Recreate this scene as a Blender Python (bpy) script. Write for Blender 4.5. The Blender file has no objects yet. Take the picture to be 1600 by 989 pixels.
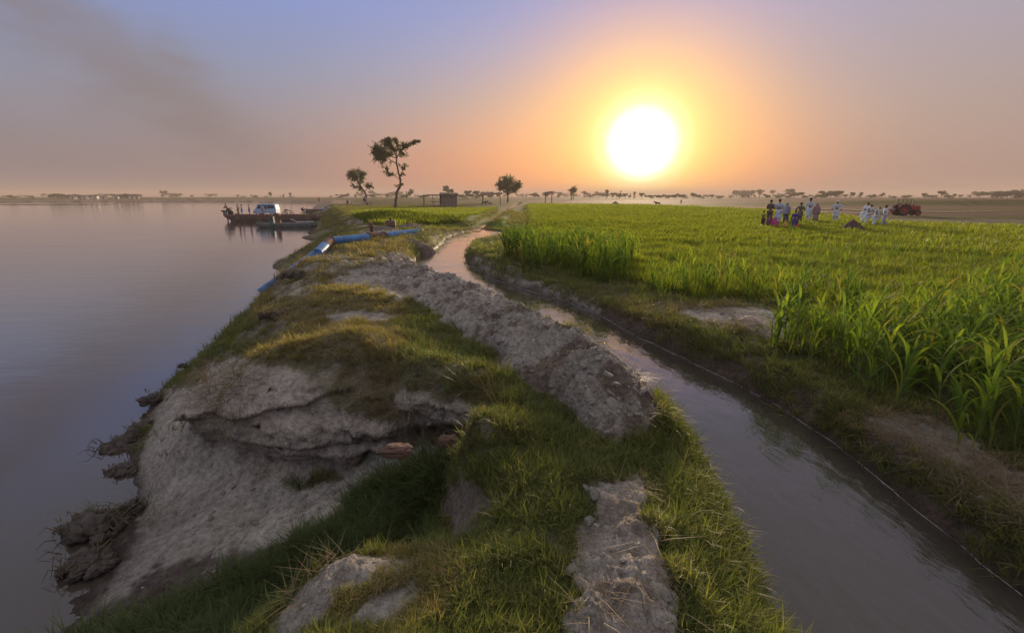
import bpy, bmesh, math, random
import numpy as np
from mathutils import Vector, Matrix
R = math.radians
rng = np.random.default_rng(7)
random.seed(7)
S = bpy.context.scene
COL = S.collection

# ------------------------------------------------------------------ camera
FP = 756.0                      # focal length in photo pixels (1600 wide)
CAMZ = 3.7
PITCH = math.atan(187.5 / FP)
SP, CP = math.sin(PITCH), math.cos(PITCH)
cd = bpy.data.cameras.new('camera')
cd.sensor_width = 36.0
cd.lens = FP / 1600 * 36
cd.clip_start = 0.05
cd.clip_end = 30000
cam = bpy.data.objects.new('camera', cd)
COL.objects.link(cam)
cam.location = (0, 0, CAMZ)
cam.rotation_euler = (math.pi / 2 - PITCH, 0, 0)
S.camera = cam

def ray(px, py):
    u = (px - 800) / FP
    v = (py - 494.5) / FP
    return np.array([u, CP - v * SP, -(SP + v * CP)])
def at(px, py, z=1.7):
    d = ray(px, py)
    t = (z - CAMZ) / d[2]
    return Vector((d[0] * t, d[1] * t, z))
def proj(x, y, z):
    dz = z - CAMZ
    depth = y * CP - dz * SP
    up = y * SP + dz * CP
    depth = np.maximum(depth, 1e-3)
    return 800 + FP * x / depth, 494.5 - FP * up / depth

# ------------------------------------------------------------------ light, sky, exposure
S.view_settings.view_transform = 'Standard'
S.view_settings.look = 'None'
S.view_settings.exposure = 0.95
S.view_settings.gamma = 1.0
S.cycles.max_bounces = 6
S.cycles.volume_bounces = 0
S.cycles.transparent_max_bounces = 8
S.cycles.use_denoising = True
sd = ray(1003, 225); sd = Vector(sd).normalized()
SUN_EL = math.asin(sd.z); SUN_AZ = math.atan2(sd.x, sd.y)
sl = bpy.data.lights.new('sun', 'SUN'); sl.energy = 4.6; sl.angle = R(8); sl.color = (1.0, 0.74, 0.48)
so = bpy.data.objects.new('sun', sl); COL.objects.link(so)
so.rotation_euler = (-sd).to_track_quat('-Z', 'Y').to_euler()

def srgb(r, g, b):
    f = lambda c: (c / 255 / 12.92) if c / 255 <= 0.04045 else ((c / 255 + 0.055) / 1.055) ** 2.4
    return (f(r), f(g), f(b), 1.0)

W = bpy.data.worlds.new('World'); S.world = W; W.use_nodes = True
nt = W.node_tree; nt.nodes.clear()
def N(tp, **k):
    n = nt.nodes.new(tp)
    for a, b in k.items(): setattr(n, a, b)
    return n
def L(a, b): nt.links.new(a, b)
def val(sock, v):
    if isinstance(v, bpy.types.NodeSocket): L(v, sock)
    else: sock.default_value = v
def M(op, a, b=0.0, c=0.0, clamp=False):
    n = N('ShaderNodeMath', operation=op, use_clamp=clamp)
    val(n.inputs[0], a); val(n.inputs[1], b); val(n.inputs[2], c)
    return n.outputs[0]
def mixc(f, a, b, mode='MIX'):
    n = N('ShaderNodeMix', data_type='RGBA', blend_type=mode, clamp_factor=True)
    val(n.inputs[0], f); val(n.inputs[6], a); val(n.inputs[7], b)
    return n.outputs[2]
def ramp(f, stops, interp='LINEAR'):
    n = N('ShaderNodeValToRGB'); r = n.color_ramp; r.interpolation = interp
    while len(r.elements) < len(stops): r.elements.new(0.5)
    for e, (p, c) in zip(r.elements, stops): e.position = p; e.color = c
    val(n.inputs[0], f)
    return n.outputs[0]
geo = N('ShaderNodeTexCoord')
nrm = N('ShaderNodeVectorMath', operation='NORMALIZE'); L(geo.outputs['Generated'], nrm.inputs[0])
DIR = nrm.outputs[0]
sep = N('ShaderNodeSeparateXYZ'); L(DIR, sep.inputs[0])
dx, dy, dz = sep.outputs
elev = M('MULTIPLY', M('ARCSINE', dz), 180 / math.pi)           # degrees
az = M('MULTIPLY', M('ARCTAN2', dx, dy), 180 / math.pi)
SE, SA = math.degrees(SUN_EL), math.degrees(SUN_AZ)
dotn = N('ShaderNodeVectorMath', operation='DOT_PRODUCT'); L(DIR, dotn.inputs[0]); dotn.inputs[1].default_value = tuple(sd)
theta = M('MULTIPLY', M('ARCCOSINE', M('MINIMUM', dotn.outputs['Value'], 1.0)), 180 / math.pi)
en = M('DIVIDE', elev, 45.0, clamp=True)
# sky far to the side of the sun: grey mauve haze at the horizon, blue above; zenith brightened as added fill for the land
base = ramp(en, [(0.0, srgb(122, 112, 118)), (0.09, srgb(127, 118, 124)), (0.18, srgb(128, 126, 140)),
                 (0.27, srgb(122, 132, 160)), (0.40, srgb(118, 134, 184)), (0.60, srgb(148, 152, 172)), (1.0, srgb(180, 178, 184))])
# sky on the sun's side: orange haze, fading to grey blue, then the same brightened fill zenith
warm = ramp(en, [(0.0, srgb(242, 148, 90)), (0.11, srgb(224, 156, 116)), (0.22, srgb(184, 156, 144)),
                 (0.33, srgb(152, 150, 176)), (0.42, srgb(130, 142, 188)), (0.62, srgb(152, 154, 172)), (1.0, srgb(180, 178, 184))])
daz = M('SUBTRACT', az, SA - 2.0)
g1 = M('EXPONENT', M('MULTIPLY', M('POWER', M('DIVIDE', M('ABSOLUTE', daz), 25.0), 2.0), -1.0))
sky = mixc(g1, base, warm)
# greyer mauve away to the right of the sun
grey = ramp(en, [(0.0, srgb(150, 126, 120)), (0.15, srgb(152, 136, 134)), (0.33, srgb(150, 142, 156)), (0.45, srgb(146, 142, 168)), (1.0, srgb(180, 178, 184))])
fr = M('MULTIPLY', M('SMOOTHSTEP' if False else 'MULTIPLY', M('SUBTRACT', az, 18.0), 1 / 20.0, clamp=True), 1.0, clamp=True)
sky = mixc(M('MULTIPLY', fr, 0.9), sky, grey)
# glow about the sun
ta = M('DIVIDE', theta, 30.0, clamp=True)
glow = ramp(ta, [(0.0, srgb(255, 240, 160)), (0.16, srgb(255, 222, 136)), (0.24, srgb(252, 200, 124)),
                 (0.36, srgb(244, 180, 116)), (0.55, srgb(228, 164, 116)), (1.0, srgb(190, 155, 140))])
gf = M('EXPONENT', M('MULTIPLY', M('POWER', M('DIVIDE', theta, 10.8), 2.0), -1.0))
sky = mixc(gf, sky, glow)
core = ramp(ta, [(0.0, (6, 5.6, 4.8, 1)), (0.08, (2.8, 2.6, 2.1, 1)), (0.112, (0.8, 0.76, 0.62, 1)), (0.14, (0.22, 0.20, 0.18, 1)), (0.19, (0.05, 0.04, 0.02, 1)), (0.26, (0, 0, 0, 1))])
sky = mixc(1.0, sky, core, 'ADD')
# drifting smoke on the left
mp = N('ShaderNodeMapping'); L(DIR, mp.inputs[0]); mp.inputs['Rotation'].default_value = (0, R(32), 0); mp.inputs['Scale'].default_value = (1.2, 1.2, 3.0)
ns = N('ShaderNodeTexNoise'); L(mp.outputs[0], ns.inputs[0]); ns.inputs['Scale'].default_value = 6.0; ns.inputs['Detail'].default_value = 6; ns.inputs['Roughness'].default_value = 0.55
wob = M('MULTIPLY', M('SUBTRACT', ns.outputs[0], 0.5), 7.0)
across = M('ADD', wob, M('ADD', M('MULTIPLY', M('ADD', az, 33.0), 0.54), M('MULTIPLY', M('SUBTRACT', elev, 8.8), 0.84)))
band = M('EXPONENT', M('MULTIPLY', M('POWER', M('ABSOLUTE', M('DIVIDE', across, 3.2)), 2.0), -1.0))
bl2 = M('ADD', M('POWER', M('ABSOLUTE', M('DIVIDE', M('ADD', M('ADD', az, 33.0), wob), 3.6)), 2.0), M('POWER', M('ABSOLUTE', M('DIVIDE', M('ADD', M('SUBTRACT', elev, 11.0), wob), 3.0)), 2.0))
blob = M('EXPONENT', M('MULTIPLY', bl2, -1.0))
fade = M('MULTIPLY', M('SUBTRACT', -21.0, az), 0.10, clamp=True)
sm = M('MULTIPLY', M('MAXIMUM', band, blob), M('MULTIPLY', fade, M('ADD', 0.35, ns.outputs[0])), clamp=True)
sky = mixc(M('MULTIPLY', sm, 0.85), sky, srgb(120, 110, 114))
# large soft unevenness
ns2 = N('ShaderNodeTexNoise'); mp2 = N('ShaderNodeMapping'); L(DIR, mp2.inputs[0]); mp2.inputs['Scale'].default_value = (1, 1, 3.5); L(mp2.outputs[0], ns2.inputs[0])
ns2.inputs['Scale'].default_value = 1.6; ns2.inputs['Detail'].default_value = 3
sky = mixc(0.10, sky, mixc(ns2.outputs[0], (0.2, 0.2, 0.2, 1), (0.8, 0.8, 0.8, 1)), 'OVERLAY')
# a small share of physical daylight added to the hand-built sky
ntx = N('ShaderNodeTexSky', sky_type='NISHITA', sun_disc=False); ntx.sun_elevation = SUN_EL; ntx.sun_rotation = SUN_AZ
ntx.air_density = 1.5; ntx.dust_density = 4.0
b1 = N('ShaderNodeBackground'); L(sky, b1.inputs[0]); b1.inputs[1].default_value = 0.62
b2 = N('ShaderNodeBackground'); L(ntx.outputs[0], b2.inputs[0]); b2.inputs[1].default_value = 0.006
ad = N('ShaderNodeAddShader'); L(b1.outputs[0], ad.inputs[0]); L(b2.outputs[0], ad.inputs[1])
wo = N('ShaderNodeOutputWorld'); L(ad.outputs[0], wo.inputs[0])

# ------------------------------------------------------------------ object helpers
def tag(o, label=None, cat=None, group=None, kind=None):
    if label: o['label'] = label
    if cat: o['category'] = cat
    if group: o['group'] = group
    if kind: o['kind'] = kind
    return o
def mesh_np(name, V, F, mat=None, smooth=True, colors=None, attrs=None):
    """V (n,3), F list of index arrays of equal width (m,k)"""
    me = bpy.data.meshes.new(name)
    V = np.asarray(V, dtype=np.float32); F = np.asarray(F, dtype=np.int32)
    k = F.shape[1]; m = F.shape[0]
    me.vertices.add(len(V)); me.vertices.foreach_set('co', V.ravel())
    me.loops.add(m * k); me.loops.foreach_set('vertex_index', F.ravel())
    me.polygons.add(m); me.polygons.foreach_set('loop_start', np.arange(m, dtype=np.int32) * k)
    me.polygons.foreach_set('use_smooth', np.full(m, smooth))
    me.update(calc_edges=True)
    if colors is not None:
        a = me.color_attributes.new('Col', 'FLOAT_COLOR', 'POINT')
        c = np.ones((len(V), 4), dtype=np.float32); c[:, :3] = colors
        a.data.foreach_set('color', c.ravel())
    for an, av in (attrs or {}).items():
        a = me.attributes.new(an, 'FLOAT', 'POINT'); a.data.foreach_set('value', np.asarray(av, dtype=np.float32))
    if mat: me.materials.append(mat)
    return me
def link(name, me, parent=None, loc=None, rot=None):
    o = bpy.data.objects.new(name, me); COL.objects.link(o)
    if parent: o.parent = parent
    if loc is not None: o.location = loc
    if rot is not None: o.rotation_euler = rot
    return o
def empty(name, loc, rz=0.0, sc=1.0):
    o = bpy.data.objects.new(name, None); COL.objects.link(o); o.location = loc; o.rotation_euler = (0, 0, rz); o.scale = (sc,) * 3
    o.empty_display_size = 0.2
    return o

class MB:
    """collects shapes for one mesh object"""
    def __init__(s): s.v = []; s.f = []
    def add(s, vs, fs):
        b = len(s.v); s.v += [tuple(v) for v in vs]; s.f += [tuple(i + b for i in f) for f in fs]; return s
    def box(s, c, d, rot=None, taper=1.0):
        hx, hy, hz = d[0] / 2, d[1] / 2, d[2] / 2
        vs = [Vector((x * hx * (taper if z > 0 else 1), y * hy * (taper if z > 0 else 1), z * hz)) for z in (-1, 1) for y in (-1, 1) for x in (-1, 1)]
        if rot is not None: vs = [rot @ v for v in vs]
        vs = [v + Vector(c) for v in vs]
        return s.add(vs, [(0, 2, 3, 1), (4, 5, 7, 6), (0, 1, 5, 4), (2, 6, 7, 3), (0, 4, 6, 2), (1, 3, 7, 5)])
    def tube(s, pts, rad, n=8, cap=True, closed=False):
        pts = [Vector(p) for p in pts]; m = len(pts)
        if not hasattr(rad, '__len__'): rad = [rad] * m
        vs = []; up = Vector((0, 0, 1)); prev = None
        for i, p in enumerate(pts):
            t = (pts[min(i + 1, m - 1)] - pts[max(i - 1, 0)])
            if closed: t = pts[(i + 1) % m] - pts[(i - 1) % m]
            t = t.normalized() if t.length > 1e-9 else Vector((0, 0, 1))
            if prev is None:
                a = t.cross(up)
                if a.length < 0.05: a = t.cross(Vector((1, 0, 0)))
            else: a = prev - t * prev.dot(t)
            a = a.normalized(); prev = a; b = t.cross(a)
            for k in range(n):
                q = 2 * math.pi * k / n
                vs.append(p + (a * math.cos(q) + b * math.sin(q)) * rad[i])
        fs = []
        for i in range(m if closed else m - 1):
            j = (i + 1) % m
            for k in range(n):
                l = (k + 1) % n
                fs.append((i * n + k, i * n + l, j * n + l, j * n + k))
        if cap and not closed:
            fs.append(tuple(range(n - 1, -1, -1))); fs.append(tuple((m - 1) * n + k for k in range(n)))
        return s.add(vs, fs)
    def loft(s, rings, cap=True):
        n = len(rings[0]); vs = [v for r in rings for v in r]; fs = []
        for i in range(len(rings) - 1):
            for k in range(n):
                l = (k + 1) % n
                fs.append((i * n + k, i * n + l, (i + 1) * n + l, (i + 1) * n + k))
        if cap: fs.append(tuple(range(n - 1, -1, -1))); fs.append(tuple((len(rings) - 1) * n + k for k in range(n)))
        return s.add(vs, fs)
    def lathe(s, prof, c=(0, 0, 0), n=16, axis='Z', cap=True):
        rings = []
        for r, h in prof:
            ring = []
            for k in range(n):
                q = 2 * math.pi * k / n
                x, y = r * math.cos(q), r * math.sin(q)
                p = {'Z': (x, y, h), 'Y': (x, h, -y), 'X': (h, x, y)}[axis]
                ring.append(Vector(p) + Vector(c))
            rings.append(ring)
        return s.loft(rings, cap)
    def build(s, name, mat, parent=None, smooth=False, bevel=0.0):
        me = bpy.data.meshes.new(name); me.from_pydata(s.v, [], s.f); me.materials.append(mat)
        bm = bmesh.new(); bm.from_mesh(me); bmesh.ops.recalc_face_normals(bm, faces=bm.faces)
        if bevel:
            bmesh.ops.bevel(bm, geom=[e for e in bm.edges if e.calc_face_angle(0) > 0.5], offset=bevel, segments=2, affect='EDGES', profile=0.6)
        bm.to_mesh(me); bm.free()
        if smooth:
            me.polygons.foreach_set('use_smooth', [True] * len(me.polygons)); me.set_sharp_from_angle(angle=R(45))
        return link(name, me, parent)

def copy_tree(o, parent=None):
    c = o.copy(); COL.objects.link(c)
    if parent: c.parent = parent
    for ch in list(o.children): copy_tree(ch, c)
    return c

# ------------------------------------------------------------------ materials
def new_mat(name):
    m = bpy.data.materials.new(name); m.use_nodes = True
    global nt
    nt = m.node_tree
    return m, nt.nodes['Principled BSDF']
def noise(scale, detail=4, rough=0.55, vec=None, dist=0.0):
    n = N('ShaderNodeTexNoise'); n.inputs['Scale'].default_value = scale; n.inputs['Detail'].default_value = detail
    n.inputs['Roughness'].default_value = rough; n.inputs['Distortion'].default_value = dist
    if vec is None:
        vec = N('ShaderNodeTexCoord').outputs['Object']
    L(vec, n.inputs[0]); return n.outputs[0]
def bump(h, strength=0.3, dist=0.02, normal=None):
    b = N('ShaderNodeBump'); b.inputs['Strength'].default_value = strength; b.inputs['Distance'].default_value = dist
    val(b.inputs['Height'], h)
    if normal: L(normal, b.inputs['Normal'])
    return b.outputs[0]
MATS = {}
def simple(name, rgb, rough=0.7, var=0.25, scale=8.0, metal=0.0, bmp=0.2):
    """paint, cloth, wood: base colour with uneven wear"""
    if name in MATS: return MATS[name]
    m, p = new_mat(name)
    a = tuple(c * (1 - var) for c in rgb) + (1,); b = tuple(min(1, c * (1 + var)) for c in rgb) + (1,)
    h = noise(scale, 5)
    L(mixc(M('MULTIPLY', M('SUBTRACT', h, 0.3), 2.5, clamp=True), a, b), p.inputs['Base Color'])
    p.inputs['Roughness'].default_value = rough; p.inputs['Metallic'].default_value = metal
    if bmp: L(bump(h, bmp, 0.02), p.inputs['Normal'])
    MATS[name] = m
    return m
# ------------------------------------------------------------------ noise
_perm = np.random.default_rng(3).permutation(512)
def _h(ix, iy, s):
    return _perm[(ix + _perm[(iy + s * 17) & 511]) & 511]
def perlin(x, y, s=0):
    x = np.asarray(x, float); y = np.asarray(y, float)
    ix = np.floor(x).astype(int); iy = np.floor(y).astype(int); fx = x - ix; fy = y - iy
    u = fx * fx * fx * (fx * (fx * 6 - 15) + 10); v = fy * fy * fy * (fy * (fy * 6 - 15) + 10)
    def g(i, j, a, b):
        q = _h(i, j, s) * (2 * math.pi / 512)
        return np.cos(q) * a + np.sin(q) * b
    n00 = g(ix, iy, fx, fy); n10 = g(ix + 1, iy, fx - 1, fy); n01 = g(ix, iy + 1, fx, fy - 1); n11 = g(ix + 1, iy + 1, fx - 1, fy - 1)
    return (n00 * (1 - u) + n10 * u) * (1 - v) + (n01 * (1 - u) + n11 * u) * v
def fbm(x, y, f=1.0, o=4, s=0, gain=0.5):
    t = 0; a = 1.0
    for k in range(o):
        t = t + a * perlin(x * f, y * f, s + k); a *= gain; f *= 2.03
    return t
def ridged(x, y, f=1.0, o=3, s=0):
    t = 0; a = 1.0
    for k in range(o):
        t = t + a * (1 - 2.2 * np.abs(perlin(x * f, y * f, s + k))); a *= 0.5; f *= 2.1
    return t
def smooth(a, b, x):
    t = np.clip((x - a) / (b - a), 0, 1); return t * t * (3 - 2 * t)

# ------------------------------------------------------------------ layout of the land (river surface z=0, canal surface z=1.5, fields z=1.7)
WC = 1.5
def W2(pts, z): return np.array([tuple(at(a, b, z))[:2] for a, b in pts])
# water's edge of the canal: left bank from near to far, head basin, right bank back
canal_left = [(1205, 989), (1172, 900), (1142, 830), (1112, 765), (1085, 700), (1052, 655), (1000, 610), (935, 570), (870, 532), (805, 497), (745, 467), (700, 446), (660, 426), (648, 412), (652, 400), (682, 388), (693, 378), (698, 371), (722, 364)]
canal_right = [(745, 358.5), (770, 360), (800, 364), (792, 373), (762, 378), (735, 385), (728, 399), (731, 412), (745, 424), (775, 438), (808, 449), (860, 464), (905, 480), (962, 508), (1030, 543), (1090, 572), (1150, 600), (1230, 645), (1300, 690), (1368, 748), (1430, 800), (1500, 852), (1600, 935)]
canal = np.concatenate([np.array([[4.6, -14], [2.6, -6], [1.75, 0.3]]), W2(canal_left, WC), W2(canal_right, WC), np.array([[3.7, 0.9], [5.2, -6], [7.4, -14]])])
def dens(poly, n):            # roughen a shoreline so its edge wanders as a dug bank does
    out = []
    for i in range(len(poly)):
        a, b = poly[i], poly[(i + 1) % len(poly)]
        for k in range(n): out.append(a + (b - a) * k / n)
    return np.array(out)
canal = dens(canal, 5)
_r = np.hypot(canal[:, 0], canal[:, 1])
_amp = np.clip(_r * 0.010, 0.03, 0.16)
canal = canal + np.stack([fbm(canal[:, 0], canal[:, 1], 1.3, 3, 5), fbm(canal[:, 0], canal[:, 1], 1.3, 3, 9)], 1) * _amp[:, None]

def sdist(poly, x, y, closed=True):
    """signed distance, positive outside"""
    x = np.asarray(x); y = np.asarray(y)
    d2 = np.full(x.shape, 1e18); ins = np.zeros(x.shape, bool)
    n = len(poly)
    for i in range(n if closed else n - 1):
        ax, ay = poly[i]; bx, by = poly[(i + 1) % n]
        ex, ey = bx - ax, by - ay; wx, wy = x - ax, y - ay
        t = np.clip((wx * ex + wy * ey) / (ex * ex + ey * ey + 1e-12), 0, 1)
        d2 = np.minimum(d2, (wx - ex * t) ** 2 + (wy - ey * t) ** 2)
        if closed:
            c = ((ay > y) != (by > y))
            with np.errstate(divide='ignore', invalid='ignore'):
                xi = (bx - ax) * (y - ay) / (by - ay) + ax if by != ay else np.full(x.shape, 1e18)
            ins ^= c & (x < xi)
    d = np.sqrt(d2)
    return np.where(ins, -d, d) if closed else d

# control points: photo pixel, height
CP_PX = """
980 989 1.84|980 900 1.85|965 820 1.82|975 760 1.80|880 960 1.86|800 989 1.88|880 870 1.85|800 830 1.86|860 760 1.86|790 700 1.88|850 660 1.84|940 715 1.80
1080 960 1.80|1090 900 1.76|1070 820 1.74|1045 730 1.70|1030 690 1.70|1120 940 1.70
1005 640 1.86|990 618 1.96|940 572 2.02|880 534 2.02|820 498 2.00|760 466 1.96|700 444 1.92|655 424 1.86|620 412 1.82
985 672 1.80|930 672 1.80|900 650 1.80|840 604 1.76|795 568 1.74|745 525 1.72|700 486 1.70|650 458 1.70|620 436 1.70
560 520 1.88|490 536 1.86|640 545 1.86|700 565 1.84|750 550 1.76|430 548 1.75|600 505 1.82|690 520 1.76
335 592 1.45|400 566 1.72|480 560 1.84|560 572 1.82|640 592 1.80|715 606 1.80|775 622 1.82|770 660 1.86
335 690 0.74|380 722 0.66|440 748 0.62|510 742 0.68|560 715 0.85|600 692 1.05|650 684 1.22|700 680 1.35|735 672 1.5
600 780 0.72|500 850 0.58|420 905 0.45|350 960 0.38|300 989 0.34|560 800 0.70|670 800 0.80|680 745 1.05|610 740 0.85|620 845 0.70|520 780 0.68|680 830 0.78
722 700 1.80|745 740 1.80|768 780 1.80|755 830 1.76|716 852 1.66|703 770 1.22|706 835 1.0
400 989 1.56|450 945 1.62|500 893 1.66|550 868 1.69|620 873 1.72|690 860 1.72|550 940 1.76|620 920 1.79|700 905 1.82|740 960 1.86|600 989 1.84|470 989 1.70
330 800 0.36|440 800 0.55|250 850 0.14|200 905 0.10|300 900 0.25|200 965 0.20|120 989 0.06|105 935 -0.02|50 989 -0.06|400 850 0.45|240 740 0.18|215 780 0.0|255 680 0.34|285 632 0.42|310 605 0.62
240 690 0.22|225 720 0.08|160 850 -0.02|370 640 1.1|350 600 1.2
300 582 0.38|350 543 0.66|400 532 1.25|378 515 0.9|400 503 1.05|420 480 1.25|440 445 1.42|460 482 1.62|520 492 1.68|600 470 1.72|560 460 1.68|500 445 1.66|455 428 1.52|520 412 1.64|600 402 1.80|560 388 1.72|508 400 1.5|640 385 1.86|600 375 1.8|670 375 1.8|690 380 1.7
486 367 0.0|502 378 0.0|492 394 0.25|516 366 1.45|513 384 1.5|500 391 0.0|470 395 -0.25|485 388 -0.3|455 403 -0.25|440 412 -0.35|420 440 -0.3|395 470 -0.3|370 500 -0.3|320 530 -0.3|295 562 -0.3|380 430 -0.4|430 400 -0.4|300 480 -0.5|468 367 -0.35|482 382 -0.35|476 355 -0.35|478 343 -0.3|489 352 0.05|504 347 1.4|530 352 1.68|560 345 1.7|520 338 1.66|600 340 1.7|700 335 1.7|650 355 1.8|700 352 1.7|800 340 1.7
760 400 1.76|800 430 1.72|850 440 1.72|900 462 1.74|1000 500 1.78|1080 540 1.80|1180 590 1.80|1280 650 1.80|1380 725 1.80|1450 790 1.78|1540 850 1.80|1600 890 1.80
1150 500 1.86|1230 520 1.82|1100 480 1.80|1000 440 1.72|900 400 1.70|1100 400 1.70|1300 450 1.70|1500 550 1.70|1590 700 1.70|1300 560 1.74|1450 650 1.72|1550 760 1.76|1450 420 1.7|1590 450 1.7
900 350 1.7|1100 350 1.7|1300 350 1.7|1500 350 1.7|1590 350 1.7
"""
cw = []
for line in CP_PX.strip().split('\n'):
    for it in line.split('|'):
        a, b, z = map(float, it.split()); p = at(a, b, z); cw.append((p.x, p.y, z))
# land the photograph does not show: hidden foot of the near lump, river bed, ground behind and beside
cw += [(-1.05, 2.78, 1.1), (-1.5, 2.55, 0.75), (-0.6, 2.95, 1.15), (-1.75, 1.9, 0.9), (-1.1, 1.0, 1.6), (-2.0, 0.9, 0.8), (-3.2, 0.6, 0.2), (-1.4, 0, 1.6), (-2.8, -1.0, 0.6),
       (0, 0.6, 1.84), (0, -0.8, 1.84), (1.1, 0.4, 1.8), (0, -4, 1.8), (-3, -4, 1.0), (2.0, -3, 1.7), (-5.5, 2.8, -0.25), (-5.0, 0, -0.2), (-6, -4, -0.4), (-5.8, 5.0, -0.3), (-7.2, 7.5, -0.35),
       (-8.2, 10.2, -0.4), (-9.0, 14, -0.4), (-7.4, 12.5, 0.0), (-9.2, 17, -0.2), (-11, 20, -0.4), (-9, 7, -0.5), (-12, 12, -0.6), (-7, 3, -0.5), (-16, 22, -0.6), (-18, 33, -0.4),
       (-22, 28, -0.8), (4.4, 0.5, 1.78), (6, -4, 1.75), (8, 3, 1.7), (12, 6, 1.7), (20, 8, 1.7), (14, 0, 1.7), (10, -8, 1.7), (24, 22, 1.7), (40, 25, 1.7), (30, 45, 1.7), (0, 45, 1.7), (12, 50, 1.7), (60, 50, 1.7)]
cw = np.array(cw)
def lp(x, y):
    r = np.sqrt(x * x + y * y + 0.5)
    return np.stack([np.arctan2(x, y), np.log(r)], -1)
_C = lp(cw[:, 0], cw[:, 1])
def _k(d2): return 0.5 * d2 * np.log(d2 + 1e-12)
_n = len(_C)
_K = _k(((_C[:, None] - _C[None]) ** 2).sum(-1)) + np.eye(_n) * 2e-4
_P = np.concatenate([np.ones((_n, 1)), _C], 1)
_A = np.block([[_K, _P], [_P.T, np.zeros((3, 3))]])
_w = np.linalg.solve(_A, np.concatenate([cw[:, 2], np.zeros(3)]))
def rbf(x, y):
    q = lp(x, y); out = np.empty(len(q))
    for s in range(0, len(q), 20000):
        Q = q[s:s + 20000]
        K = _k(((Q[:, None] - _C[None]) ** 2).sum(-1))
        out[s:s + 20000] = K @ _w[:_n] + _w[_n] + Q @ _w[_n + 1:]
    return out

# the river as a far polygon (its near bank is shaped by the control points)
river = np.concatenate([[[-7, 3]], W2([(430, 450), (490, 392), (500, 379), (486, 367), (489, 352), (486, 343), (484, 336), (490, 330), (488, 325), (494, 321), (498, 318.5)], 0.0), [[-110, 270], [-165, 330], [-260, 345], [-420, 330], [-700, 300], [-1500, 200], [-1500, -800], [-60, -800], [-9, -60], [-6, -10]]])
bars = [np.array([[-420, 215], [-262, 214], [-205, 218], [-160, 226], [-200, 226], [-300, 224], [-430, 226]]),
        np.array([[-700, 262], [-380, 268], [-290, 278], [-250, 285], [-300, 287], [-420, 290], [-700, 300]])]

# the big crop field's outline, far edge first
field_poly = np.concatenate([W2([(806, 321), (1000, 323), (1150, 329.5), (1250, 334.5), (1400, 350), (1620, 357), (1900, 364)], 1.7), np.array([[60, -10], [0, -10]])])

# small supply ditch that runs from the canal head towards the round tree
ditch = np.array([tuple(at(a, b, 1.7))[:2] for a, b in [(742, 357), (757, 347), (775, 336), (793, 326), (806, 320.5), (812, 317.5)]])

# zone maps painted over the photo's frame, 4 px cells
ZW, ZH = 400, 248
_zx, _zy = np.meshgrid((np.arange(ZW) + 0.5) * 4, (np.arange(ZH) + 0.5) * 4)
def blur(a, n=1):
    for _ in range(n):
        p = np.pad(a, 1, 'edge'); a = (p[:-2, 1:-1] + p[2:, 1:-1] + p[1:-1, :-2] + p[1:-1, 2:] + 4 * p[1:-1, 1:-1]) / 8
    return a
def zmap(base, polys, bl=2):
    m = np.full((ZH, ZW), float(base))
    for v, txt in polys:
        pl = np.array([tuple(map(float, q.split(','))) for q in txt.split()])
        m = np.where(sdist(pl, _zx, _zy) < 0, v, m)
    return blur(m, bl)
RIDGE = "600,400 660,408 740,440 820,480 900,518 975,560 1022,605 1022,650 1005,678 950,685 905,660 880,628 850,612 790,575 745,535 700,500 650,470 600,440 560,425"
PATH = "912,752 935,742 960,758 985,748 1008,770 1012,800 1028,830 1034,880 1070,935 1052,1000 895,1000 912,935 890,900 908,862 892,826 930,800 908,778"
SLOPE = "225,660 262,612 318,590 318,650 340,700 400,745 470,760 560,735 600,700 690,680 700,715 610,745 560,775 480,850 400,885 330,920 250,960 160,989 0,989 60,960 130,900 215,800"
WALL = "300,590 400,560 500,570 620,600 760,640 720,690 640,690 580,700 560,735 440,755 370,730 325,690"
ZG = zmap(0.85, [(0.10, SLOPE), (0.10, WALL), (0.05, RIDGE), (0.04, PATH),
    (0.25, "300,580 340,560 420,560 440,600 380,640 345,640 330,690 310,650"),          # fringe hanging on the left corner
    (0.6, "480,565 560,560 640,585 620,640 560,620 520,600"),
    (0.95, "500,560 430,570 400,560 470,530 560,500 640,505 700,530 770,560 790,620 760,640 700,600 640,580 560,565"),
    (0.1, "505,490 560,480 610,488 620,510 560,505 520,505"), (0.22, "455,436 520,420 560,405 640,385 600,430 620,440 640,470 560,450"), (0.45, "430,420 500,395 600,380 620,400 520,440 470,470 420,470"), (0.5, "400,540 350,560 330,580 300,600 270,610 330,560 400,500 450,490 450,520"),
    (0.0, "450,870 560,862 640,875 620,900 540,915 500,970 480,989 400,989"), (0.25, "640,880 560,960 500,989 620,989 660,920"),
    (0.05, "700,750 745,745 775,790 740,840 700,845"),
    (1.0, "560,770 640,735 700,730 708,820 690,860 560,860 480,900 400,989 280,989 400,900 520,830"),
    (0.12, "1050,478 1180,478 1250,500 1230,530 1180,520 1110,510"), (0.1, "1540,800 1440,740 1360,690 1340,640 1440,650 1540,700 1600,740 1600,800"),
    (0.05, "735,400 750,425 860,462 960,505 1090,568 1230,640 1370,742 1500,845 1600,925 1600,870 1500,800 1400,735 1290,660 1150,580 1060,535 960,490 860,450 770,425 745,400"),
    (0.25, "565,350 640,355 640,362 560,372"), (0.3, "520,340 560,330 600,350 560,360"), (0.9, "560,372 640,370 650,380 560,392 530,385"),
    ], 3)
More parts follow.
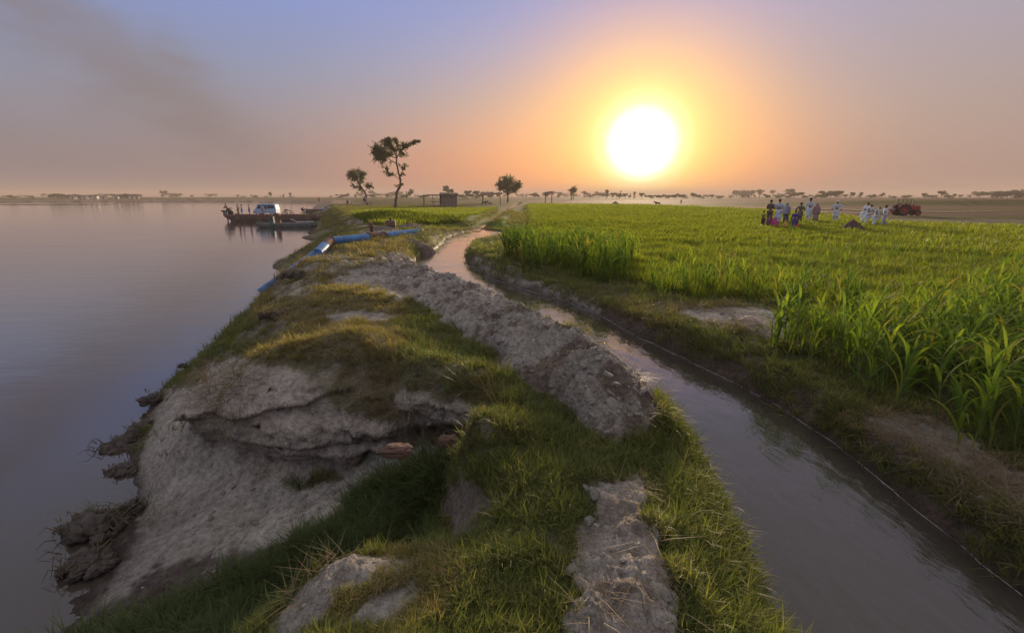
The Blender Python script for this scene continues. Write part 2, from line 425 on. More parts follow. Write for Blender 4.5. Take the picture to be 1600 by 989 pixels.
ZD = zmap(0.25, [(0.8, "400,430 500,380 640,370 640,500 470,520 400,520"), (1.0, "470,500 560,495 640,515 620,560 480,560 380,570 320,600"), (0.15, "640,520 780,540 790,640 700,600"),
    (0.75, "300,600 340,560 420,570 380,640 340,690"), (0.85, "480,565 640,590 620,640 560,630"), (0.6, "560,870 700,860 740,930 680,989 480,989"), (0.9, "1290,630 1440,650 1600,740 1600,830 1440,740"),
    (0.1, "780,600 900,650 900,900 860,989 760,989 790,850 760,700"), (0.05, "1010,640 1080,690 1160,989 1060,989 1020,780"), (0.6, "1050,470 1250,480 1250,530 1100,520"),
    (0.5, "930,450 1100,480 1060,540 930,480")], 5)
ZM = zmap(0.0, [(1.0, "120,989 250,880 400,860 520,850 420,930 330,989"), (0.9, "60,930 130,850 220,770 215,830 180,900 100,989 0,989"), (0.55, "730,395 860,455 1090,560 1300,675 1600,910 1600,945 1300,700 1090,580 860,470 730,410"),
    (1.0, "600,690 760,640 745,700 690,700 640,700"), (0.6, "1290,640 1600,760 1600,880 1400,740"), (0.7, "700,745 750,745 775,790 740,835 700,845"), (0.55, "600,375 690,380 680,395 640,395")], 3)  # mud, and the shade of the recess under the cut bank painted dark
ZR = zmap(0.0, [(1.0, RIDGE), (0.5, PATH)], 3)
ZWALL = zmap(0.0, [(1.0, WALL)], 2)
def zs(m, px, py):
    a = np.clip(px / 4 - 0.5, 0, ZW - 1.001); b = np.clip(py / 4 - 0.5, 0, ZH - 1.001)
    i = a.astype(int); j = b.astype(int); u = a - i; v = b - j
    return (m[j, i] * (1 - u) + m[j, i + 1] * u) * (1 - v) + (m[j + 1, i] * (1 - u) + m[j + 1, i + 1] * u) * v

def warp(px, py, x, y):
    r = np.hypot(x, y) + 0.5
    s1 = 46.0 / r ** 0.5
    return (px + s1 * (fbm(x, y, 1.1, 4, 71, 0.6) + 0.7 * fbm(x, y, 5.0, 3, 72, 0.6)), py + s1 * 0.6 * (fbm(x, y, 1.1, 4, 76, 0.6) + 0.7 * fbm(x, y, 5.0, 3, 77, 0.6)))
def height(x, y, fine=True):
    x = np.asarray(x, float); y = np.asarray(y, float)
    r = np.hypot(x, y)
    z = np.full(x.shape, 1.7)
    near = r < 90
    z[near] = rbf(x[near], y[near])
    z = np.where(r < 90, z, 1.7)
    w = smooth(36, 60, r)
    dr = sdist(river, x, y)
    far = np.where(dr > 0, 0.0 + 1.7 * smooth(0, 3.0 + r * 0.02, dr), -0.8 * smooth(0, 6, -dr))
    far = far + smooth(60, 300, r) * (dr > 0) * fbm(x, y, 0.012, 3, 21) * 0.7 * smooth(0, 30, dr)
    # a long low embankment far off on the right
    far = far + 2.2 * smooth(40, 120, x) * smooth(105, 130, y) * (1 - smooth(200, 260, y)) * 0.6
    for b in bars:
        db = sdist(b, x, y); far = np.maximum(far, np.where(db < 0, np.minimum(0.5, 0.06 * -db) + 0.05, -0.8))
    z = z * (1 - w) + far * w
    px, py = warp(*proj(x, y, z), x, y)
    infr = (y > 0.3) & (r < 60)
    R_ = np.where(infr, zs(ZR, px, py), 0) * (1 - smooth(25, 40, r)); WL = np.where(infr, zs(ZWALL, px, py), 0) * (1 - smooth(7, 9, r))
    G_ = np.where(infr, zs(ZG, px, py), 0.8)
    # relief
    fieldz = smooth(0.2, 2.0, sdist(canal, x, y)) * (x > 0.12 * y) if False else 0
    a = 1 - smooth(40, 70, r)
    z = z + a * (0.045 * fbm(x, y, 0.8, 3, 1) + 0.02 * fbm(x, y, 3.1, 3, 4))
    if fine:
        z = z + a * R_ * (0.09 * ridged(x + 0.3 * y, y, 1.1, 2, 29) + 0.07 * ridged(x + 0.3 * y, y, 2.6, 3, 30) + 0.065 * fbm(x, y, 6.0, 5, 33, 0.68) - 0.02)
        z = z + a * (1 - G_) * (0.024 * fbm(x, y, 7.0, 5, 40, 0.68))
        midb = smooth(7, 10, r) * (1 - smooth(24, 34, r)) * (x < 0.02 * y) * (1 - R_)
        z = z + midb * smooth(0.1, 0.6, z) * (0.10 * ridged(x, y, 0.7, 3, 37) + 0.05 * fbm(x, y, 2.4, 4, 38, 0.6))
        z = z + a * WL * 0.010 * fbm(x, y, 9, 4, 52)
        # cracked rims: terraces that step down the river side
        zt = z * 4.5 + fbm(x, y, 1.2, 3, 60) * 0.8
        st = (np.floor(zt) + smooth(0.0, 1.0, np.clip((zt - np.floor(zt)) * 1.6 - 0.3, 0, 1)))
        z = z + a * (1 - smooth(9, 16, r)) * np.where(z < 1.7, 1, 0) * smooth(0.3, 0.6, z) * (st - zt) * 0.02
    # canal
    dc = sdist(canal, x, y)
    bank = WC + 0.015 + 1.15 * dc + 0.03 * fbm(x, y, 4, 3, 70)
    k = 0.06
    zz = np.where(dc > -0.3, np.minimum(z, bank), z)
    soft = -k * np.log(np.exp(-np.clip(z, -5, 9) / k) + np.exp(-np.clip(bank, -5, 9) / k))
    zz = np.where(dc < 1.2, soft, z)
    zz = np.where((dc > 0) & (dc < 0.5) & (zz < WC + 0.02) & (x > -1 - 0.1 * y), np.maximum(zz, WC + 0.02 + 0.1 * dc), zz)
    zz = np.where(dc <= 0, WC - 0.02 - np.minimum(0.35, 0.9 * -dc), zz)
    # ditch with a raised lip each side
    dd = sdist(ditch, x, y, closed=False)
    zz = zz + np.where(dc > 0.5, smooth(0.8, 3.0, dc), 0) * np.where(dc > 0.5, 0.26 * np.exp(-((dd - 1.3) / 0.7) ** 2) - 0.25 * np.exp(-(dd / 0.55) ** 2), 0) * (x > -12)
    return zz, dc, dr

print('layout ready')
# ------------------------------------------------------------------ ground sheet
az_f = np.linspace(R(-60), R(60), 820)
az_b = np.linspace(R(60), R(300), 60)[1:-1]
AZ = np.concatenate([az_f, az_b])
RR = np.concatenate([np.exp(np.linspace(math.log(0.7), math.log(3), 180))[:-1], np.exp(np.linspace(math.log(3), math.log(6.8), 330))[:-1], np.exp(np.linspace(math.log(6.8), math.log(48), 300)), np.exp(np.linspace(math.log(48), math.log(2600), 190))[1:]])
gx = (RR[:, None] * np.sin(AZ)[None]).ravel(); gy = (RR[:, None] * np.cos(AZ)[None]).ravel()
gz, gdc, gdr = height(gx, gy)
nr, na = len(RR), len(AZ)
gr = np.hypot(gx, gy)
px, py = warp(*proj(gx, gy, gz), gx, gy)
infr = (gy > 0.3) & (gr < 60)
G_ = np.where(infr, zs(ZG, px, py), 0.8); D_ = np.where(infr, zs(ZD, px, py), 0.4); M_ = np.where(infr, zs(ZM, px, py), 0.1)
R_ = np.where(infr, zs(ZR, px, py), 0); WL = np.where(infr, zs(ZWALL, px, py), 0)
# overhang: push the upper rim of the cut block out towards the gully and draw its foot in
s_ = WL * (1 - smooth(7, 8.5, gr)) * (gy > 3.5)
rw_ = smooth(-1.5, -1.1, gx)
zl = 1.22 + 0.26 * (gx + 3.4) + 0.10 * fbm(gx, gz * 0 + 3, 1.6, 3, 85)
bulge = 0.30 * np.sin(np.clip((gz - 0.72) / 1.05, 0, 1) * math.pi) + 0.11 * (smooth(-0.025, 0.025, gz - zl) - 0.5) - 0.09 * smooth(-0.02, 0.02, 0.93 + 0.12 * (gx + 3.4) - gz) + 0.09 * ridged(gx, gz * 0.8, 1.1, 3, 87)
off = s_ * ((1 - rw_) * bulge + rw_ * (0.16 * smooth(1.35, 1.7, gz) - 0.22 * np.exp(-((gz - 1.15) / 0.22) ** 2) + 0.10 * np.exp(-((gz - 0.8) / 0.12) ** 2))) + s_ * 0.10 * fbm(gx * 1.0, gz * 3.0, 1.6, 4, 81)
zq = gz * 2.6 + 0.9 * fbm(gx, gy * 0.3, 0.8, 4, 83) + 0.25 * fbm(gx, gz, 4, 3, 84); fq = zq - np.floor(zq)
off = off + s_ * smooth(0.85, 1.0, gz) * (1 - smooth(1.55, 1.75, gz)) * 0.10 * (smooth(0.0, 0.12, fq) * (1 - 0.9 * fq) - 0.4) * smooth(-0.2, 0.3, fbm(gx, gz, 1.5, 2, 86))
off = off + s_ * 0.022 * fbm(gx * 9, gz * 9, 1.0, 4, 88, 0.65)
gx2 = gx; gy2 = gy - off
c_sand = np.array([0.43, 0.385, 0.33]); c_ridge = np.array([0.38, 0.335, 0.285]); c_wall = np.array([0.38, 0.325, 0.27]); c_mud = np.array([0.075, 0.05, 0.038])
c_under = np.array([0.125, 0.118, 0.062]); c_dry = np.array([0.17, 0.14, 0.075])
def mixn(a, b, t): return a * (1 - t[:, None]) + b * t[:, None]
col = np.tile(c_sand, (len(gx), 1))
col = mixn(col, c_ridge, np.clip(R_, 0, 1)); col = mixn(col, c_wall, np.clip(WL, 0, 1))
gn = fbm(gx, gy, 2.2, 4, 90)
col = mixn(col, np.array([0.17, 0.125, 0.095]), np.clip(smooth(0.02, 0.35, fbm(gx, gy, 1.5, 4, 35, 0.6)) * (0.25 + 0.6 * R_), 0, 1) * (gr < 60))
gthr = np.clip(smooth(0.25, 0.6, G_ + 0.35 * gn), 0, 1)
col = mixn(col, c_under, gthr * 0.85); col = mixn(col, c_dry, gthr * D_ * 0.6)
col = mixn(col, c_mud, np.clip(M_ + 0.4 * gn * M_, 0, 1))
# wet rim by any water
wetr = np.exp(-np.maximum(gz - 0.0, 0) / 0.10) * (gdc > 3) + np.where(gdc < 1.5, np.exp(-np.maximum(gz - WC, 0) / 0.07), 0)
col = mixn(col, c_mud * 0.8, np.clip(wetr, 0, 1))
mud_r = (gdc > 0) * (gx > 0.25 + 0.16 * gy) * (gr < 30) * (1 - smooth(0.22, 0.5, gdc + 0.25 * gn))
col = mixn(col, c_mud * 1.25, np.clip(mud_r * 0.9, 0, 1))
# fields: bands of green crop, bare plough, stubble
fb = fbm(gx, gy, 0.15, 3, 95)
right = (gx > 0.03 * gy + 0.5) & (gdc > 1.5) & (gr > 7)
c_field = np.array([0.095, 0.13, 0.022]); c_plough = np.array([0.15, 0.095, 0.07]); c_stub = np.array([0.12, 0.11, 0.045]); c_pale = np.array([0.36, 0.30, 0.22])
yb = gy + 0.10 * gx + 3 * fbm(gx, gy, 0.03, 2, 99)
F1 = (smooth(9, 12, gr) * (right))
fsd = sdist(field_poly, gx, gy) + 1.5 * fbm(gx, gy, 0.2, 3, 61)
left_f = ((gx < 0.03 * gy + 0.5) & (gdr > 6 + gr * 0.02) & (gr > 25) & (gdc > 1))
fl = left_f * smooth(28, 31, gy) * (1 - smooth(72, 80, gy))
col = mixn(col, c_field * 0.9, fl * smooth(-0.45, -0.25, fb))
farb = smooth(50, 54, yb) * (gx > -0.2 * gy)
bands = [(49.5, 51, c_mud), (51, 58, c_stub), (58, 64, c_plough), (64, 72, c_plough * 0.9), (72, 86, c_stub), (86, 112, c_plough), (112, 150, c_stub * 0.9), (150, 260, c_plough * 1.1), (260, 9000, c_stub * 0.8)]
for a, b, c in bands:
    t = ((yb >= a) & (yb < b) & ((gx > 0.03 * gy) | (yb > 84)) & (gdr > 6)).astype(float)
    col = mixn(col, c, t * 0.95)
col = mixn(col, c_field, F1 * (1 - smooth(-1.5, 0.5, fsd)))
lfar = ((gx <= 0.03 * gy) & (yb > 80) & (gdr > 2)).astype(float)
col = mixn(col, c_stub * 1.05, lfar * 0.8)
vrg = ((gx <= 0.06 * gy + 1) & (gr > 25) & (gr < 80) & (gdr > 0.5) & (gdc > 0.3)).astype(float)
col = mixn(col, np.array([0.13, 0.115, 0.06]), vrg * 0.75 * (1 - fl) * smooth(-0.3, 0.1, fbm(gx, gy, 0.35, 3, 18)))
col = mixn(col, np.array([0.30, 0.22, 0.16]), ((gdr > -1) & (gdr < 14) & (gr > 150)).astype(float) * 0.9)
col *= (1 + 0.30 * np.clip(smooth(60, 90, gr) * fbm(gx * 0.12, gy * 0.6, 0.35, 4, 19) * 2, -1, 1) + 0.22 * fbm(gx, gy, 0.6, 4, 11) + 0.14 * fbm(gx, gy, 9, 3, 13))[:, None]
col = np.clip(col, 0.01, 0.6)
wet = np.clip(wetr * 0.9 + 0.5 * M_, 0, 1)
V = np.stack([gx2, gy2, gz], 1)
ii, jj = np.meshgrid(np.arange(nr - 1), np.arange(na), indexing='ij')
j2 = (jj + 1) % na
F = np.stack([ii * na + jj, ii * na + j2, (ii + 1) * na + j2, (ii + 1) * na + jj], -1).reshape(-1, 4)[:, ::-1]
m_ground, p = new_mat('earth')
att = N('ShaderNodeVertexColor', layer_name='Col'); wa = N('ShaderNodeAttribute', attribute_name='wet')
oc = N('ShaderNodeTexCoord').outputs['Object']
h1 = noise(14, 8, 0.62, oc); h2 = noise(70, 5, 0.65, oc); h3 = noise(3.2, 6, 0.6, oc)
vor = N('ShaderNodeTexVoronoi', feature='F1'); vor.inputs['Scale'].default_value = 26; L(oc, vor.inputs[0])
k = M('ADD', M('MULTIPLY', h1, 1.0), M('MULTIPLY', h2, 0.8))
shade = M('MAXIMUM', 0.35, M('ADD', 1.0, M('ADD', M('MULTIPLY', M('SUBTRACT', h1, 0.5), 1.9), M('ADD', M('MULTIPLY', M('SUBTRACT', h2, 0.5), 1.5), M('MULTIPLY', M('SUBTRACT', h3, 0.5), 1.0)))))
cc = mixc(1.0, att.outputs['Color'], shade, 'MULTIPLY')
L(cc, p.inputs['Base Color'])
L(M('SUBTRACT', 0.95, M('MULTIPLY', wa.outputs['Fac'], 0.4)), p.inputs['Roughness'])
L(M('MULTIPLY', N('ShaderNodeAttribute', attribute_name='relief').outputs['Fac'], 0.22), p.inputs['Specular IOR Level'])
hh = M('ADD', M('MULTIPLY', h1, 1.0), M('ADD', M('MULTIPLY', h2, 0.35), M('ADD', M('MULTIPLY', h3, 0.8), M('MULTIPLY', vor.outputs['Distance'], 0.35))))
bn_ = bump(hh, 1.0, 0.07); L(N('ShaderNodeAttribute', attribute_name='relief').outputs['Fac'], bn_.node.inputs['Strength']); L(bn_, p.inputs['Normal'])
me = mesh_np('ground', V, F, m_ground, True, col, {'wet': wet, 'relief': 1 - 0.97 * smooth(14, 55, gr)})
ground = tag(link('ground', me), kind='structure')
# disc under the photographer
print('ground', len(V))
r0 = [tuple(V[j]) for j in range(na)]
me = bpy.data.meshes.new('ground_centre'); me.from_pydata([(0, 0, float(V[:na, 2].mean()))] + r0, [], [(0, 1 + (j + 1) % na, 1 + j) for j in range(na)]); me.materials.append(simple('trodden_soil', (0.2, 0.17, 0.13)))
tag(link('ground_underfoot', me), kind='structure')

def hz(x, y):
    return height(np.atleast_1d(np.float64(x)), np.atleast_1d(np.float64(y)))[0]
def onland(px_, py_, z0=1.7):
    """point on the real ground seen at a photo pixel"""
    p = at(px_, py_, z0)
    for _ in range(6):
        p = at(px_, py_, float(hz(p.x, p.y)[0]))
    return p

# ------------------------------------------------------------------ water
def water_mat(name, deep, sc, stren, rough=0.06, aniso=(1, 1, 1), rz=0.0):
    m, p = new_mat(name)
    p.inputs['Base Color'].default_value = deep + (1,); p.inputs['Roughness'].default_value = rough; p.inputs['IOR'].default_value = 1.33
    p.inputs['Specular IOR Level'].default_value = 0.5
    mp = N('ShaderNodeMapping'); L(N('ShaderNodeTexCoord').outputs['Object'], mp.inputs[0]); mp.inputs['Scale'].default_value = aniso; mp.inputs['Rotation'].default_value = (0, 0, rz)
    a = noise(sc, 4, 0.55, mp.outputs[0]); b = noise(sc * 0.22, 3, 0.5, mp.outputs[0]); patch = noise(sc * 0.05, 3, 0.5, mp.outputs[0])
    h = M('ADD', M('MULTIPLY', a, M('MULTIPLY', M('SUBTRACT', patch, 0.25), 1.6, clamp=True)), M('MULTIPLY', b, 1.2))
    L(bump(h, stren, 0.03), p.inputs['Normal'])
    return m
m_river = water_mat('river_water', (0.066, 0.052, 0.041), 3.2, 0.34, 0.05, (0.55, 1.6, 1), R(12))
rv = np.array([[-3.0, -60], [0.5, -5], [-1.8, 2.0], [-1.5, 6], [-3.4, 12], [-5.0, 20], [-8, 30], [-14, 48], [-19, 66], [-24, 84], [-36, 118], [-58, 170], [-100, 278], [-165, 345], [-260, 362], [-420, 350], [-700, 320], [-1550, 220], [-1550, -800], [-60, -800]])
me = bpy.data.meshes.new('river'); me.from_pydata([(a, b, 0.0) for a, b in rv], [], [tuple(range(len(rv)))[::-1]]); me.materials.append(m_river)
bm = bmesh.new(); bm.from_mesh(me); bmesh.ops.triangulate(bm, faces=bm.faces); bmesh.ops.recalc_face_normals(bm, faces=bm.faces)
if sum(f.normal.z for f in bm.faces) < 0: bmesh.ops.reverse_faces(bm, faces=bm.faces)
bm.to_mesh(me); bm.free()
tag(link('river', me), kind='structure')
m_river.node_tree.nodes['Principled BSDF'].inputs['IOR'].default_value = 1.33
m_canal = water_mat('canal_water', (0.054, 0.045, 0.036), 5.0, 0.55, 0.05, (1.6, 0.8, 1), R(-25))
pc = canal.copy()
# the water sheet runs a hand's width under the banks
inside = (gdc < 0.10).reshape(nr, na)
q_ = inside[:-1] & inside[1:] & np.roll(inside, -1, 1)[:-1] & np.roll(inside, -1, 1)[1:]
ci, cj = np.nonzero(q_); cj2 = (cj + 1) % na
Fc = np.stack([ci * na + cj, ci * na + cj2, (ci + 1) * na + cj2, (ci + 1) * na + cj], -1)[:, ::-1]
uq, inv = np.unique(Fc.ravel(), return_inverse=True)
me = mesh_np('canal_water', np.stack([gx[uq], gy[uq], np.full(len(uq), WC)], 1), inv.reshape(-1, 4), m_canal, True)
tag(link('canal', me), kind='structure')
pz_ = m_canal.node_tree.nodes['Principled BSDF']; pz_.inputs['Coat Weight'].default_value = 1.0; pz_.inputs['Coat Roughness'].default_value = 0.06; pz_.inputs['Coat IOR'].default_value = 1.33
m_canal.node_tree.links.new(pz_.inputs['Normal'].links[0].from_socket, pz_.inputs['Coat Normal'])
pz_ = m_river.node_tree.nodes['Principled BSDF']; pz_.inputs['Coat Weight'].default_value = 0.8; pz_.inputs['Coat Roughness'].default_value = 0.05; pz_.inputs['Coat IOR'].default_value = 1.33
m_river.node_tree.links.new(pz_.inputs['Normal'].links[0].from_socket, pz_.inputs['Coat Normal'])
# glint of water down the supply ditch
w_ = []
for i, q in enumerate(ditch):
    t = ditch[min(i + 1, len(ditch) - 1)] - ditch[max(i - 1, 0)]; n_ = np.array([-t[1], t[0]]) / np.hypot(*t)
    w_ += [(q[0] - n_[0] * 0.28, q[1] - n_[1] * 0.28, 1.53 + 0.005 * i), (q[0] + n_[0] * 0.28, q[1] + n_[1] * 0.28, 1.53 + 0.005 * i)]
me = bpy.data.meshes.new('ditch_water'); me.from_pydata(w_, [], [(2 * i, 2 * i + 1, 2 * i + 3, 2 * i + 2) for i in range(len(ditch) - 1)]); me.materials.append(m_canal)
tag(link('ditch_water', me), kind='structure')

# flooded strips between the far plots
for i, (pts, w_) in enumerate([([(1130, 323.6), (1200, 325.2), (1300, 326.6), (1400, 329.6), (1480, 331), (1570, 329.5)], 1.0), ([(1165, 329.5), (1260, 330.5), (1340, 332.5), (1390, 333.5)], 0.8), ([(1250, 317.4), (1330, 318.6), (1400, 319.4)], 0.5)]):
    vs = []
    n = 24; xs = np.interp(np.linspace(0, 1, n), np.linspace(0, 1, len(pts)), [p_[0] for p_ in pts]); ys = np.interp(np.linspace(0, 1, n), np.linspace(0, 1, len(pts)), [p_[1] for p_ in pts])
    for k in range(n):
        e = math.sin(math.pi * min(1, max(0.02, k / (n - 1)))) ** 0.4 * w_ * (0.7 + 0.5 * perlin(k * 0.37, i, 4)) / 2
        vs += [tuple(at(xs[k], ys[k] + e, 1.80)), tuple(at(xs[k], ys[k] - e, 1.80))]
    me = bpy.data.meshes.new('flooded_strip'); me.from_pydata(vs, [], [(2 * k, 2 * k + 2, 2 * k + 3, 2 * k + 1) for k in range(n - 1)]); me.materials.append(m_canal)
    tag(link('flooded_strip', me), kind='structure')
# ------------------------------------------------------------------ plant materials
def leaf_mat(name, stops, transl=0.45, rough=0.55, hattr=True, root=None, rnd='inst'):
    """stops: colour choices along a random value; the blade root takes a separate, mostly darker colour"""
    m, p = new_mat(name)
    if rnd == 'inst': r_ = N('ShaderNodeObjectInfo').outputs['Random']
    else: r_ = N('ShaderNodeAttribute', attribute_name='rnd').outputs['Fac']
    c = ramp(r_, [(a, tuple(b) + (1,)) for a, b in stops])
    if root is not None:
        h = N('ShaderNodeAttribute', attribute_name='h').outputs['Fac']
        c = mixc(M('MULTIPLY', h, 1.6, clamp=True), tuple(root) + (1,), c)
    L(c, p.inputs['Base Color']); p.inputs['Roughness'].default_value = rough; p.inputs['Specular IOR Level'].default_value = 0.15
    t = N('ShaderNodeBsdfTranslucent'); L(mixc(1.0, c, (1.5, 1.6, 0.7, 1), 'MULTIPLY'), t.inputs[0])
    mx = N('ShaderNodeMixShader'); mx.inputs[0].default_value = transl
    L(p.outputs[0], mx.inputs[1]); L(t.outputs[0], mx.inputs[2])
    L(mx.outputs[0], nt.nodes['Material Output'].inputs[0])
    return m
def blades(n, h, spread, width, lean, segs=2, curl=1.0, seed=0, clump=0.5, flat=0.0):
    """n curved blades of grass; returns V, F, h, rnd"""
    g = np.random.default_rng(seed)
    V = []; F = []; H = []; Q = []
    for i in range(n):
        a = g.uniform(0, 2 * math.pi); rr = spread * math.sqrt(g.uniform())
        bx, by = rr * math.cos(a), rr * math.sin(a)
        a2 = a + g.normal(0, 1.0) * (1 - clump) * 2; hh = h * g.uniform(0.55, 1.15); ln = lean * g.uniform(0.3, 1.3)
        w = width * g.uniform(0.7, 1.2); q = g.uniform()
        d = np.array([math.cos(a2), math.sin(a2)]); s = np.array([-d[1], d[0]])
        b = len(V)
        for k in range(segs + 1):
            t = k / segs
            out = ln * hh * (t ** (1 + curl)); up = hh * (t - 0.35 * curl * ln * t * t) * (1 - flat)
            ww = w * (1 - t ** 1.6) * 0.5
            c = np.array([bx, by]) + d * (out + flat * hh * t)
            if k < segs:
                V += [(c[0] + s[0] * ww, c[1] + s[1] * ww, up), (c[0] - s[0] * ww, c[1] - s[1] * ww, up)]; H += [t, t]; Q += [q, q]
            else: V.append((c[0], c[1], up)); H.append(1.0); Q.append(q)
        for k in range(segs - 1):
            F.append((b + 2 * k, b + 2 * k + 1, b + 2 * k + 3, b + 2 * k + 2))
        F.append((b + 2 * segs - 2, b + 2 * segs - 1, b + 2 * segs, b + 2 * segs))
    return V, F, H, Q
def py_mesh(name, V, F, mat, attrs=None, smooth=True):
    me = bpy.data.meshes.new(name)
    me.from_pydata([tuple(v) for v in V], [], [tuple(dict.fromkeys(f)) for f in F])
    for an, av in (attrs or {}).items():
        a = me.attributes.new(an, 'FLOAT', 'POINT'); a.data.foreach_set('value', np.asarray(av, dtype=np.float32))
    if mat: me.materials.append(mat)
    me.polygons.foreach_set('use_smooth', [smooth] * len(me.polygons))
    return me
def scatter(name, pts, scl, variants, label, cat, rotz=None, tilt=None):
    """one vegetation cover: geometry-node instances of the given tufts on points of the real ground"""
    n = len(pts)
    me = bpy.data.meshes.new(name); me.vertices.add(n); me.vertices.foreach_set('co', np.asarray(pts, dtype=np.float32).ravel())
    rot = np.zeros((n, 3), dtype=np.float32); rot[:, 2] = rng.uniform(0, 6.283, n) if rotz is None else rotz
    if tilt is not None: rot[:, 0] = rng.normal(0, tilt, n); rot[:, 1] = rng.normal(0, tilt, n)
    a = me.attributes.new('rot', 'FLOAT_VECTOR', 'POINT'); a.data.foreach_set('vector', rot.ravel())
    a = me.attributes.new('scl', 'FLOAT', 'POINT'); a.data.foreach_set('value', np.asarray(scl, dtype=np.float32))
    a = me.attributes.new('pick', 'INT', 'POINT'); a.data.foreach_set('value', rng.integers(0, len(variants), n).astype(np.int32))
    c = bpy.data.collections.new(name + '_kinds')
    for i, vm in enumerate(variants):
        c.objects.link(bpy.data.objects.new('%s_tuft_%d' % (name, i), vm))
    g = bpy.data.node_groups.new(name + '_cover', 'GeometryNodeTree')
    g.interface.new_socket('Geometry', in_out='INPUT', socket_type='NodeSocketGeometry'); g.interface.new_socket('Geometry', in_out='OUTPUT', socket_type='NodeSocketGeometry')
    nn = g.nodes.new; li = g.links.new
    gi = nn('NodeGroupInput'); go = nn('NodeGroupOutput'); ci = nn('GeometryNodeCollectionInfo'); io = nn('GeometryNodeInstanceOnPoints')
    ci.inputs[0].default_value = c; ci.inputs['Separate Children'].default_value = True; ci.inputs['Reset Children'].default_value = True
    mp_ = nn('GeometryNodeMeshToPoints')
    def na_(nm, ty):
        q = nn('GeometryNodeInputNamedAttribute'); q.data_type = ty; q.inputs[0].default_value = nm; return q.outputs[0]
    li(gi.outputs[0], mp_.inputs[0]); li(mp_.outputs[0], io.inputs['Points']); li(ci.outputs[0], io.inputs['Instance'])
    io.inputs['Pick Instance'].default_value = True
    li(na_('pick', 'INT'), io.inputs['Instance Index']); li(na_('rot', 'FLOAT_VECTOR'), io.inputs['Rotation']); li(na_('scl', 'FLOAT'), io.inputs['Scale'])
    li(io.outputs[0], go.inputs[0])
    o = link(name, me); md = o.modifiers.new('cover', 'NODES'); md.node_group = g
    return tag(o, label, cat, kind='stuff')

def polar_points(n, r0, r1, a0=-56, a1=56, power=0.0):
    """points spread over the ground, thinner with distance"""
    u = rng.uniform(0, 1, n)
    r = np.exp(math.log(r0) + u * math.log(r1 / r0)) if power == 0 else (r0 ** power + u * (r1 ** power - r0 ** power)) ** (1 / power)
    a = R(1) * rng.uniform(a0, a1, n)
    return r * np.sin(a), r * np.cos(a)

def cover_fields(x, y):
    z, dc, dr = height(x, y)
    px, py = warp(*proj(x, y, z), x, y)
    inf = (y > 0.3)
    g = np.where(inf, zs(ZG, px, py), 0.8); d = np.where(inf, zs(ZD, px, py), 0.4)
    return z, dc, dr, px, py, g, d

# ---- short bank grass, near to mid distance
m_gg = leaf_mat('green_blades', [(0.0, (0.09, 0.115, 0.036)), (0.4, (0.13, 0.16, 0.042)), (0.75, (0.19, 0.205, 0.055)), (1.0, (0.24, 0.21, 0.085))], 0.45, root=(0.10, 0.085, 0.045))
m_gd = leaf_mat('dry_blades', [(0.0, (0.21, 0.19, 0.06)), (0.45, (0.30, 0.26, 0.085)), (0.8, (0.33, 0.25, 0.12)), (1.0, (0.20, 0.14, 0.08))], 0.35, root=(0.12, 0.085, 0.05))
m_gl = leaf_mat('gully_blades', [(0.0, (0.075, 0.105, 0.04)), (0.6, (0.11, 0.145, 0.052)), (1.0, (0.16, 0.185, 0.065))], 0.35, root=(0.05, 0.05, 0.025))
def tufts(nm, mat, k, **kw):
    out = []
    for i in range(k):
        V, F, H, Q = blades(seed=len(nm) * 13 + i * 7, **kw)
        out.append(py_mesh('%s_%d' % (nm, i), V, F, mat, {'h': H}))
    return out
T_green = tufts('green', m_gg, 5, n=16, h=0.062, spread=0.055, width=0.0048, lean=1.0, segs=3, clump=0.2)
T_greenl = tufts('greenlong', m_gg, 3, n=14, h=0.125, spread=0.05, width=0.006, lean=0.9, segs=3, clump=0.3)
T_dry = tufts('dry', m_gd, 4, n=20, h=0.055, spread=0.06, width=0.0045, lean=1.1, segs=2)
T_gully = tufts('gully', m_gl, 3, n=18, h=0.19, spread=0.06, width=0.007, lean=0.9, segs=3)
x, y = polar_points(150000, 0.9, 34)
keepn = (rng.uniform(size=len(x)) < 1)
z, dc, dr, px, py, g, d = cover_fields(x, y)
land = (dc > 0.03) & (z > 0.06)
field = (x > 0.03 * y + 1) & (dc > 1.8)
nz = fbm(x, y, 2.2, 4, 90); nz2 = fbm(x, y, 0.9, 3, 91)
pr = smooth(0.25, 0.85, g + 0.45 * nz + 0.25 * fbm(x, y, 7, 2, 94)) * (0.25 + 0.75 * smooth(-0.2, 0.2, fbm(x, y, 5.5, 3, 93)))
ok = land & (rng.uniform(size=len(x)) < pr)
r = np.hypot(x, y)
ok &= ~((zs(ZR, *proj(x, y, z)) > 0.35) & (rng.uniform(size=len(x)) < 0.93) & (dc > 0))
isdry = rng.uniform(size=len(x)) < smooth(0.25, 0.75, d + 0.35 * nz2)
gul = (z < 1.2) & (r < 8) & (g > 0.6)
sc = (0.75 + 0.7 * rng.uniform(size=len(x)) ** 2) * (1 + 0.6 * np.clip(nz, -0.6, 1) + 0.5 * np.clip(fbm(x, y, 1.3, 2, 12), -0.5, 1)) * np.clip(0.75 + r / 9, 0.8, 2.6)
P3 = np.stack([x, y, z - 0.005], 1)
s1 = ok & ~isdry & ~gul
scatter('bank_grass', P3[s1], sc[s1], T_green, 'short green grass tufts growing over the near canal bank', 'grass', tilt=0.25)
s2 = ok & isdry & ~gul
scatter('dry_grass', P3[s2], sc[s2], T_dry, 'dry yellow olive grass matted on top of the eroded bank', 'grass', tilt=0.3)
s3 = ok & gul
scatter('gully_grass', P3[s3], sc[s3] * 0.85, T_gully, 'dark long grass filling the shaded gully below the cut bank', 'grass', tilt=0.2)
